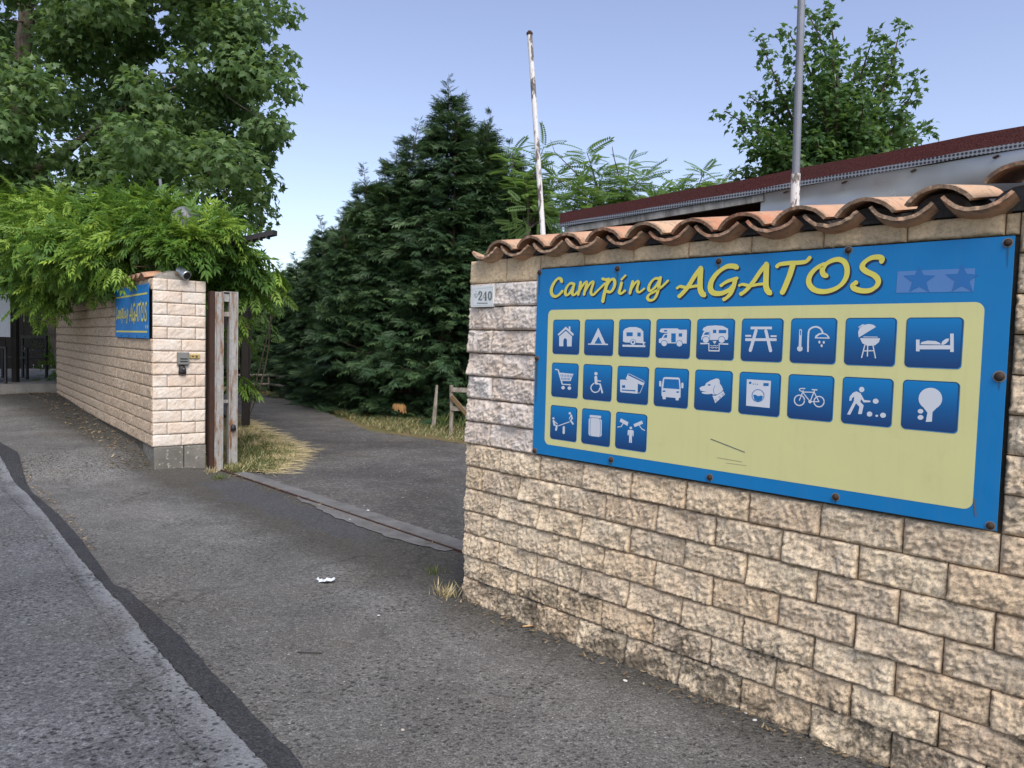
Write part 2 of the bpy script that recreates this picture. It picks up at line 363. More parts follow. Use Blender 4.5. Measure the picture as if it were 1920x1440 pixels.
_n = M_RUST.noise(7, 5, .65, M_RUST.vmul(M_RUST.pos(), (3, 3, .55))); _n2 = M_RUST.noise(30, 4, .7)
M_RUST.col(M_RUST.mix(M_RUST.ramp(M_RUST.math('ADD', _n, M_RUST.math('MULTIPLY', _n2, .35)), [(.66, 0), (.82, 1)]), M_RUST.ramp(_n2, [(.3, (.25, .24, .22)), (.7, (.40, .39, .37))]), M_RUST.ramp(_n2, [(.3, (.11, .045, .02)), (.7, (.27, .13, .05))])))
M_RUST = M_RUST.m
M_RUSTD = flat('dark_rust', (.055, .030, .022), .8, .2, 0, .35, 12)
tr = MB()
for s_ in (0,):
    a, b = railA - rd * .25, railC
    nrm = Vector((-rd.y, rd.x, 0))
    for off, h0, h1, wd in ((0, -.02, .014, .007),):
        p = [a + nrm * wd, b + nrm * wd, b - nrm * wd, a - nrm * wd]
        V = [(q.x, q.y, z) for z in (h0, h1) for q in p]
        tr.add(V, [(4, 5, 6, 7), (0, 1, 5, 4), (1, 2, 6, 5), (2, 3, 7, 6), (3, 0, 4, 7)])
tr.build('gate_rail', M_RUSTD, label='thin rusty sliding-gate rail set in the concrete strip across the entrance', category='rail' ) if False else tag(tr.build('gate_rail', M_RUSTD), 'thin rusty sliding gate rail set in concrete across the entrance', 'rail')

# ------------------------------------------------------------------ split-faced bricks
H = 0.125; PB = 0.2804; JT = 0.0045
_bm_cache = {}
def brick_mesh(wd, ht, var, res, amp):
    key = (round(wd, 3), round(ht, 3), var, res, amp)
    if key in _bm_cache: return _bm_cache[key]
    seed = abs(hash(key)) % 100000 if False else int(wd * 1000) * 37 + int(ht * 1000) * 11 + var * 1013
    nx = max(3, int(wd / res)); nz = max(3, int(ht / res))
    x = np.linspace(JT / 2, wd - JT / 2, nx + 1); z = np.linspace(JT / 2, ht - JT / 2, nz + 1); X, Z = np.meshgrid(x, z)
    n1, n2, n3, n4 = VN(seed), VN(seed + 1), VN(seed + 2), VN(seed + 3)
    ca, sa = math.cos(-.6), math.sin(-.6); P = X * ca - Z * sa; Q = X * sa + Z * ca
    P = P + .02 * n4(X * 14, Z * 14); Q = Q + .02 * n4(X * 14 + 9, Z * 14)
    rid = 1 - np.abs(n1(P * 11 + 3, Q * 24)) * 1.4
    rid2 = 1 - np.abs(n2(P * 27, Q * 52 + 5)) * 1.3
    lum = n3(X * 7 + var, Z * 12)
    fin = n4(P * 75, Q * 110); fin2 = n2(X * 190, Z * 190)
    rg = np.random.default_rng(seed + 5); npt = max(4, int(wd * ht / .0021)); fac = np.full(X.shape, -9.0)
    for _ in range(npt):
        cx, cz = rg.uniform(0, wd), rg.uniform(0, ht); dx, dz = X - cx, Z - cz; pp = dx * ca - dz * sa; qq = dx * sa + dz * ca
        fac = np.maximum(fac, rg.uniform(.45, 1.0) + rg.normal(0, 5) * dx + rg.normal(-1, 5) * dz - np.sqrt((pp * 7) ** 2 + (qq * 13) ** 2 + 1e-6))
    fac = np.clip(fac, .05, 1.3)
    hgt = .04 + .66 * fac + .15 * lum + .20 * (rid - .5) + .14 * (rid2 - .5) + .14 * fin + .10 * fin2
    hgt = hgt + .26 * (.5 - Z / ht)
    e = np.minimum(np.minimum(X - x[0], x[-1] - X), np.minimum(Z - z[0], z[-1] - Z))
    ed = np.clip(e / .011 + .30 + .25 * n3(X * 60, Z * 60), 0, 1)
    Y = -amp * np.clip(hgt, .06, 1.3) * ed
    nxx, nzz = nx + 1, nz + 1
    front = np.stack([X, Y, Z], -1).reshape(-1, 3)
    idx = np.arange(nxx * nzz).reshape(nzz, nxx)
    a, b, c, d = idx[:-1, :-1], idx[:-1, 1:], idx[1:, 1:], idx[1:, :-1]
    T = np.concatenate([np.stack([a, b, c], -1).reshape(-1, 3), np.stack([a, c, d], -1).reshape(-1, 3)])
    ring = np.concatenate([idx[0, :], idx[1:, -1], idx[-1, -2::-1], idx[-2:0:-1, 0]])
    back = front[ring].copy(); back[:, 1] = .02; o = len(front); m = len(ring); k = np.arange(m); k2 = (k + 1) % m
    S = np.concatenate([np.stack([ring[k], o + k, o + k2], -1), np.stack([ring[k], o + k2, ring[k2]], -1)])
    me = tri_mesh('brick', np.concatenate([front, back]), np.concatenate([T, S])); _bm_cache[key] = me; return me
_bmm = {}
def put_brick(par, x0, x1, z0, z1, mat, res, amp, axis='x', y=0.0, nvar=7):
    var = random.randrange(nvar); me = brick_mesh(x1 - x0, z1 - z0, var, res, amp); kk = (me.name, mat.name)
    if kk not in _bmm:
        if me.materials: me = me.copy(); me.materials.clear()
        me.materials.append(mat); _bmm[kk] = me
    me = _bmm[kk]
    jit = random.uniform(-.002, .002)
    if axis == 'x': return mesh_obj('brick', me, None, par, (x0, y + jit, z0))
    return mesh_obj('brick', me, None, par, (y + jit, x1, z0), (0, 0, -math.pi / 2))

# sign wall
LW = 4.25; HW = 15 * H
SU0, SU1, SZ0, SZ1 = .528, 2.517, .8865, 1.800
wall = empty('stone_wall', O1, A1, label='pale split stone wall topped with clay tiles carrying the big sign', cat='wall')
MB().box(.006, .016, -.1, LW, .40, HW - .004).build('wall_core', M_CORE, wall)
for r in range(15):
    z0, z1 = r * H, (r + 1) * H
    if r == 0: z0 = -.03
    spans = []
    if r < 7:
        u = 0 if r % 2 == 0 else -.5
        while u * PB < LW: spans.append((max(0, u * PB), min(LW, (u + 1) * PB))); u += 1
    else:
        j = 1.0 if r % 2 == 0 else .70
        if r == 14:
            spans = [(0, PB), (PB, 1.86 * PB)]; u = 1.86
            while u * PB < 2.50: spans.append((u * PB, min(2.523, (u + 1) * PB))); u += 1
        else: spans = [(0, j * PB), (j * PB, SU0 - .004)]
        u = 2.523; first = .5 * PB if r % 2 else PB
        while u < LW: spans.append((u, min(LW, u + first))); u += first; first = PB
    for a, b in spans:
        if b - a < .03: continue
        zz0 = SZ1 + .006 if (r == 14 and a > .5 and b < 2.53) else z0
        mt = M_TAN if r < 7 else (M_TOPROW if r == 14 else (M_PALE if a < 1 else M_TAN))
        put_brick(wall, a, b, zz0, z1, mt, .0052 if b < 2.9 else .02, .034 if r != 14 else .016)
# returns of the wall (end towards the drive)
for r in range(15):
    spans = [(.02, .21), (.21, .40)] if r % 2 else [(.02, .12), (.12, .40)]
    for a, b in spans:
        o = put_brick(wall, a, b, max(r * H, 0), (r + 1) * H, M_TAN if r < 7 else M_PALE, .02, .010, axis='y', y=.006)

# roof tiles
def coppo_mesh(r0, r1, L, th, half, seed):
    rr = random.Random(seed); V = []; Fc = []; ns, nl = 14, 5
    wob = [rr.uniform(-.0025, .0025) for _ in range((ns + 1) * 2)]
    for layer in (0, 1):
        for i in range(nl + 1):
            t = i / nl; r = r0 + (r1 - r0) * t - layer * th
            for k in range(ns + 1):
                a = -half + 2 * half * k / ns; e = wob[k + (ns + 1) * (i == 0)]
                V.append((r * math.sin(a), L * t + (e if i in (0, nl) else 0), r * math.cos(a) - r0 * math.cos(half) + e * .4))
    o = (ns + 1) * (nl + 1); q = lambda l, i, k: l * o + i * (ns + 1) + k
    for i in range(nl):
        for k in range(ns):
            Fc.append((q(0, i, k), q(0, i, k + 1), q(0, i + 1, k + 1), q(0, i + 1, k))); Fc.append((q(1, i, k), q(1, i + 1, k), q(1, i + 1, k + 1), q(1, i, k + 1)))
    for k in range(ns):
        Fc.append((q(0, 0, k), q(1, 0, k), q(1, 0, k + 1), q(0, 0, k + 1))); Fc.append((q(0, nl, k), q(0, nl, k + 1), q(1, nl, k + 1), q(1, nl, k)))
    for i in range(nl):
        Fc.append((q(0, i, 0), q(0, i + 1, 0), q(1, i + 1, 0), q(1, i, 0))); Fc.append((q(0, i, ns), q(1, i, ns), q(1, i + 1, ns), q(0, i + 1, ns)))
    return pmesh('roof_tile', V, Fc, False)
def terracotta():
    m = Mat('terracotta', .85, .2)
    c = m.ramp(m.rnd(), [(0, (.44, .19, .105)), (.25, (.47, .25, .15)), (.5, (.52, .33, .21)), (.75, (.45, .22, .13)), (1, (.54, .36, .23))])
    c = m.mix(m.ramp(m.noise(11, 4, .6), [(.4, 0), (.66, .6)]), c, (.50, .37, .25))
    sep = m.sep(m.obj()); fr = m.ramp(m.math('ADD', sep.outputs[1], m.math('MULTIPLY', m.noise(30, 3), .02)), [(.0, .95), (.045, .0)])
    c = m.mix(m.math('MULTIPLY', m.ramp(m.noise(45, 5, .7), [(.36, 0), (.56, 1)]), fr), c, (.09, .07, .05))
    c = m.mix(m.math('MULTIPLY', m.ramp(m.noise(22, 5, .7), [(.52, 0), (.66, 1)]), .55), c, (.13, .10, .075))
    m.col(c); m.bump(m.noise(90, 4, .7), .35, .004); return m.m
M_TILE = terracotta()
cov_me = [coppo_mesh(.122, .108, .46, .0125, .98, s) for s in range(4)]
pan_me = [coppo_mesh(.126, .138, .46, .0125, .92, s + 9) for s in range(4)]
for me in cov_me + pan_me: me.materials.append(M_TILE)
TP = .2245; FY = -.062; SLOPE = R(11)
u_first = RW(937, 447, FY)[0]
mort = MB(); k = -1
while u_first + k * TP < LW:
    u = u_first + k * TP; big = 1.0
    hi = .0
    if abs(u - 2.35) < .12: hi = .012
    if u > 2.45: hi = .055
    if k >= 0 or True:
        if u > .1:
            o = mesh_obj('roof_tile', cov_me[k % 4], None, wall, (u + random.uniform(-.006, .006), FY + random.uniform(-.012, .006), 1.908 + hi + random.uniform(-.004, .004)))
            o.rotation_euler = (SLOPE, random.uniform(-.05, .05), random.uniform(-.04, .04))
        up = u + TP / 2
        if up > 0:
            o = mesh_obj('roof_tile', pan_me[k % 4], None, wall, (up + random.uniform(-.005, .005), FY - .008 + random.uniform(-.01, .008), 1.921 + hi * .3 + random.uniform(-.003, .003)))
            o.rotation_euler = (SLOPE, math.pi + random.uniform(-.05, .05), random.uniform(-.03, .03))
    k += 1
MB().box(.03, .02, HW - .002, LW, .38, HW + .035).build('mortar_bed', M_MORTAR, wall)
for kk in range(-1, 18):
    u = u_first + kk * TP
    if not (.12 < u < LW - .1): continue
    mm = MB(); nn = 10; V = []
    for yy in (-.004, .34):
        for j in range(nn + 1):
            a = -math.pi / 2 + math.pi * j / nn; V.append((u + .088 * math.sin(a) * (1 + .05 * random.random()), yy + random.uniform(-.006, .006), HW + .004 + (.058 + (.02 if u > 2.3 else 0)) * max(0, math.cos(a)) + (yy > 0) * .045))
    Fc = [(j, j + 1, nn + 1 + j + 1, nn + 1 + j) for j in range(nn)] + [tuple(range(nn, -1, -1)), tuple(range(nn + 1, 2 * nn + 2))]
    mesh_obj('mortar_fill', pmesh('mortar_fill', V, Fc), M_MORTAR, wall)

# ------------------------------------------------------------------ the sign board
def print_mat(name, c, var=.06, rough=.42, spec=.4, dirt=.0):
    m = Mat(name, rough, spec); n = m.noise(1.6, 5, .65)
    k = m.mix(n, tuple(x * (1 - var) for x in c), tuple(min(1, x * (1 + var)) for x in c))
    if dirt: k = m.mix(m.math('MULTIPLY', m.ramp(m.noise(9, 6, .75), [(.55, 0), (.75, 1)]), dirt), k, tuple(x * .6 for x in c))
    k = m.mix(m.math('MULTIPLY', m.ramp(m.noise(5, 5, .7, m.vmul(m.pos(), (6, 6, .35))), [(.5, 0), (.75, 1)]), .07), k, (.16, .15, .13))
    m.col(k); m.rough(m.ramp(m.noise(20, 4), [(.3, rough * .85), (.7, rough * 1.25)])); m.bump(m.noise(1.3, 3), .25, .05); return m.m
M_BLUE = print_mat('sign_blue', (.003, .165, .41), .05, .45, .35, .12)
M_YEL = print_mat('sign_yellow', (.60, .575, .26), .04, .5, .3, .18)
M_YTXT = print_mat('lettering_yellow', (.64, .57, .10), .05)
M_NAVY = print_mat('lettering_navy', (.012, .018, .055), .1)
M_WHITE = print_mat('pictogram_white', (.56, .58, .62), .03)
M_CUT = print_mat('pictogram_blue', (.006, .13, .36), .05)
M_TEDGE = print_mat('tile_edge_dark', (.008, .05, .13), .1)
M_TEDGE2 = print_mat('tile_edge_light', (.02, .17, .40), .1)
M_TSH = print_mat('tile_shade_print', (.30, .29, .17), .1)
M_TAPE = print_mat('tape', (.075, .19, .43), .12, .3, .5)
M_STAR = print_mat('star_faded', (.012, .125, .36), .08, .35, .5)
def tile_grad():
    m = Mat('tile_blue_gradient', .42, .35); g = m.n('TexCoord').outputs['Generated']; z = m.sep(g).outputs[2]
    m.col(m.ramp(z, [(0, (.008, .042, .145)), (.45, (.005, .09, .26)), (1, (.003, .18, .45))])); return m.m
M_GRAD = tile_grad()
M_BOLT = flat('rusty_bolt', (.045, .028, .020), .7, .4, .3, .3, 30)
M_RSTREAK = None

def rrect(x0, z0, x1, z1, r, n=6):
    P = []
    for cx, cz, a0 in ((x1 - r, z1 - r, 0), (x0 + r, z1 - r, 90), (x0 + r, z0 + r, 180), (x1 - r, z0 + r, 270)):
        for i in range(n + 1):
            a = R(a0 + 90 * i / n); P.append((cx + r * math.cos(a), cz + r * math.sin(a)))
    return P
class Flat:                               # flat print collected as thin faces facing -y
    def __init__(s, y): s.y = y; s.v = []; s.f = []; s.k = 0
    def poly(s, pts, dy=0.0):
        y = s.y - dy; s.k += 1
        tr = tessellate_polygon([[Vector((p[0], p[1], 0)) for p in pts]]); o = len(s.v)
        s.v += [(p[0], y, p[1]) for p in pts]
        for a, b, c in tr:
            A, B, C_ = pts[a], pts[b], pts[c]
            cr = (B[0] - A[0]) * (C_[1] - A[1]) - (B[1] - A[1]) * (C_[0] - A[0])
            s.f.append((o + a, o + b, o + c) if cr > 0 else (o + a, o + c, o + b))
        return s
    def build(s, name, mat, par, **k):
        return mesh_obj(name, pmesh(name, s.v, s.f), mat, par, **k) if s.f else None
def smooth_path(P, sub=6):
    if len(P) < 3: return [Vector(p) for p in P]
    P = [Vector(p) for p in P]; out = []
    for i in range(len(P) - 1):
        p0 = P[max(i - 1, 0)]; p1 = P[i]; p2 = P[i + 1]; p3 = P[min(i + 2, len(P) - 1)]
        for j in range(sub):
            t = j / sub
            out.append(.5 * ((2 * p1) + (p2 - p0) * t + (2 * p0 - 5 * p1 + 4 * p2 - p3) * t * t + (3 * p1 - p0 - 3 * p2 + p3) * t ** 3))
    out.append(P[-1]); return out
def ribbon_quads(path, wd, nib=None):
    n = len(path); L = []; Rr = []
    for i, p in enumerate(path):
        t = path[min(i + 1, n - 1)] - path[max(i - 1, 0)]; t = t.normalized() if t.length > 1e-9 else Vector((1, 0)); nr = Vector((-t.y, t.x)); w_ = wd if nib is None else wd * (.72 + .38 * abs(math.sin(math.atan2(-t.y, t.x) - nib)))
        L.append(p + nr * w_ / 2); Rr.append(p - nr * w_ / 2)
    polys = [[L[i], L[i + 1], Rr[i + 1], Rr[i]] for i in range(n - 1)]
    for p in (path[0], path[-1]): polys.append([p + Vector((math.cos(2 * math.pi * k / 10), math.sin(2 * math.pi * k / 10))) * (wd if nib is None else wd * .86) / 2 for k in range(10)])
    return polys

sign = empty('sign_board', O1, A1, label='large blue and yellow camping sign board with rows of pictograms on the wall', cat='sign')
SY = -.030
MB().box(SU0, SY, SZ0, SU1, SY + .004, SZ1).build('panel', M_BLUE, sign, bevel=.0008)
Flat(SY - .0006).poly(rrect(.607, .9405, 2.448, 1.600, .028)).build('yellow_field', M_YEL, sign)
# lettering, traced stroke by stroke
c5 = lambda x, y: (1000 + x / 4.174, 460 + y / 4.174)
c6 = lambda x, y: (1400 + x / 3.692, 440 + y / 3.692)
LET = [(c5, 21, [(224, 286), (214, 262), (190, 263), (158, 302), (142, 350), (150, 388), (175, 400), (205, 384), (228, 358)]),
 (c5, 19, [(320, 303), (290, 298), (262, 330), (251, 368), (262, 390), (285, 375), (308, 338), (321, 302)]), (c5, 19, [(321, 302), (311, 345), (306, 376), (320, 388), (345, 366)]),
 (c5, 20, [(372, 288), (364, 335), (352, 386)]), (c5, 18, [(357, 365), (384, 318), (411, 287), (419, 297), (407, 345), (398, 386)]), (c5, 18, [(401, 368), (432, 315), (461, 285), (470, 296), (456, 345), (453, 376), (471, 387), (497, 362), (560, 300)]),
 (c5, 20, [(543, 262), (568, 268), (592, 262)]), (c5, 23, [(584, 268), (567, 340), (552, 400), (545, 440)]), (c5, 21, [(570, 325), (600, 277), (627, 265), (640, 292), (630, 335), (605, 365), (578, 360)]),
 (c5, 21, [(692, 293), (682, 335), (674, 366), (690, 376), (717, 356)]), (c5, 17, [(692, 268), (722, 236)]),
 (c5, 20, [(780, 283), (767, 330), (757, 376)]), (c5, 18, [(762, 352), (790, 305), (815, 281), (825, 292), (815, 330), (815, 358), (834, 366), (868, 340)]),
 (c5, 20, [(990, 260), (950, 262), (916, 300), (904, 338), (916, 356), (945, 338), (975, 300), (997, 250)]), (c5, 20, [(997, 250), (985, 320), (970, 380), (945, 422), (912, 430), (895, 413), (908, 386), (950, 362), (1000, 330), (1055, 278)]),
 (c5, 30, [(1310, 180), (1270, 232), (1215, 320), (1172, 372), (1145, 398)]), (c5, 33, [(1312, 178), (1308, 250), (1307, 330), (1318, 370), (1338, 390)]), (c5, 22, [(1128, 335), (1150, 322), (1200, 330), (1260, 320), (1305, 316)]),
 (c5, 33, [(1594, 172), (1566, 163), (1512, 168), (1442, 216), (1397, 280), (1388, 338), (1412, 372), (1470, 376), (1530, 352), (1565, 320)]), (c5, 25, [(1472, 314), (1512, 286), (1560, 268), (1594, 258)]), (c5, 28, [(1582, 266), (1568, 325), (1545, 378), (1512, 412), (1494, 422)]),
 (c5, 30, [(1825, 146), (1780, 202), (1720, 290), (1662, 356), (1628, 380)]), (c5, 34, [(1826, 146), (1824, 230), (1822, 310), (1833, 352), (1854, 374)]), (c5, 22, [(1614, 314), (1640, 306), (1700, 316), (1760, 306), (1820, 300)]),
 (c6, 25, [(212, 220), (230, 206), (290, 197), (360, 194), (412, 186), (438, 160)]), (c6, 32, [(322, 206), (303, 270), (280, 330), (258, 382), (248, 400)]),
 (c6, 29, [(553, 284), (534, 276), (526, 246), (546, 208), (592, 180), (640, 172), (680, 192), (697, 240), (688, 300), (650, 352), (590, 384), (522, 394), (464, 378), (432, 334), (441, 282), (482, 234), (536, 206)]),
 (c6, 30, [(934, 186), (938, 166), (912, 155), (862, 162), (817, 192), (802, 226), (830, 255), (885, 282), (912, 316), (902, 354), (860, 384), (802, 389), (750, 374), (737, 350), (758, 332)])]
let = Flat(SY - .0012); sha = Flat(SY - .0005); LETUV = []
for li, (fn, wd, pts) in enumerate(LET):
    for pi_, poly in enumerate(ribbon_quads(smooth_path(pts), wd * (1.12 if wd < 24 else 1.26), nib=.62)):
        d_y = li * .00004 + (.00002 if len(poly) > 4 else 0); uv = [RW(*fn(*p), SY) for p in poly]; let.poly(uv, d_y); LETUV.append((uv, d_y)); sha.poly([(a + .006, b - .0065) for a, b in uv], d_y * .4)
let.build('lettering', M_YTXT, sign); sha.build('lettering_shadow', M_NAVY, sign)
# tape with two faded stars
tp = Flat(SY - .0008).poly([RW(*c6(*p), SY) for p in [(1045, 255), (1300, 243), (1582, 232), (1578, 330), (1570, 393), (1300, 398), (1035, 403)]]).build('tape', M_TAPE, sign)
for cx, cy, rx in ((1195, 315, 118), (1492, 308, 124)):
    pts = []
    for i in range(10):
        a = -math.pi / 2 + i * math.pi / 5; r = rx if i % 2 == 0 else rx * .44; pts.append((cx + r * math.cos(a), cy + r * .86 * math.sin(a)))
    Flat(SY - .0014).poly([RW(*c6(*p), SY) for p in pts]).build('star', M_STAR, tp)
# bolts
for p in [(1012, 511), (1158, 504), (1348, 490), (1591, 469), (1890, 455), (1007, 672), (1874, 706), (1003, 845), (1146, 862), (1331, 895), (1567, 932), (1857, 986)]:
    u, z = RW(*p, SY); big = 1.25 if p == (1874, 706) else 1.0
    Mx = Matrix.Rotation(math.pi / 2, 3, 'X')
    b = MB().lathe([(.0115 * big, 0), (.0115 * big, .003), (.009 * big, .008), (.004, .0105)], (u, SY - .0005, z), 14, Mx).build('bolt', M_BOLT, sign, smooth=True)
    MB().lathe([(.015 * big, 0), (.015 * big, .0012)], (u, SY, z), 16, Mx).build('washer', flat('washer_grey', (.20, .19, .18), .6, .4, .4) if 'washer_grey' not in bpy.data.materials else bpy.data.materials['washer_grey'], b)
# rust streaks below the bolts and scratches are thin prints of their own
def streak_mat():
    m = Mat('rust_streak', .6, .3); m.col(m.ramp(m.noise(60, 4), [(.3, (.03, .09, .13)), (.7, (.07, .075, .05))])); return m.m
M_STK = streak_mat()
for p, L in (((1012, 513), 40), ((1158, 512), 17), ((1348, 498), 20), ((1591, 474), 20), ((1890, 463), 38), ((1007, 678), 75), ((1874, 716), 16), ((1146, 868), 7), ((1331, 900), 7), ((1567, 938), 7)):
    Flat(SY - .0016).poly([RW(p[0] - 1.6, p[1], SY), RW(p[0] + 1.4, p[1], SY), RW(p[0] + .4 - L * .03, p[1] + L, SY), RW(p[0] - .5 - L * .03, p[1] + L, SY)]).build('rust_streak', M_STK, sign)
M_SCR = flat('scratch_grey', (.12, .12, .12), .6)
for a, b, wd in (((1333, 823), (1397, 848), 1.6), ((1345, 858), (1392, 866), .6), ((1362, 868), (1400, 873), .5), ((1826, 935), (1830, 968), 3.0), ((1562, 462), (1564, 470), 1.6)):
    for q in ribbon_quads([Vector(a), Vector(b)], wd)[:1]: Flat(SY - .0016).poly([RW(*p, SY) for p in q]).build('scratch', M_SCR, sign)

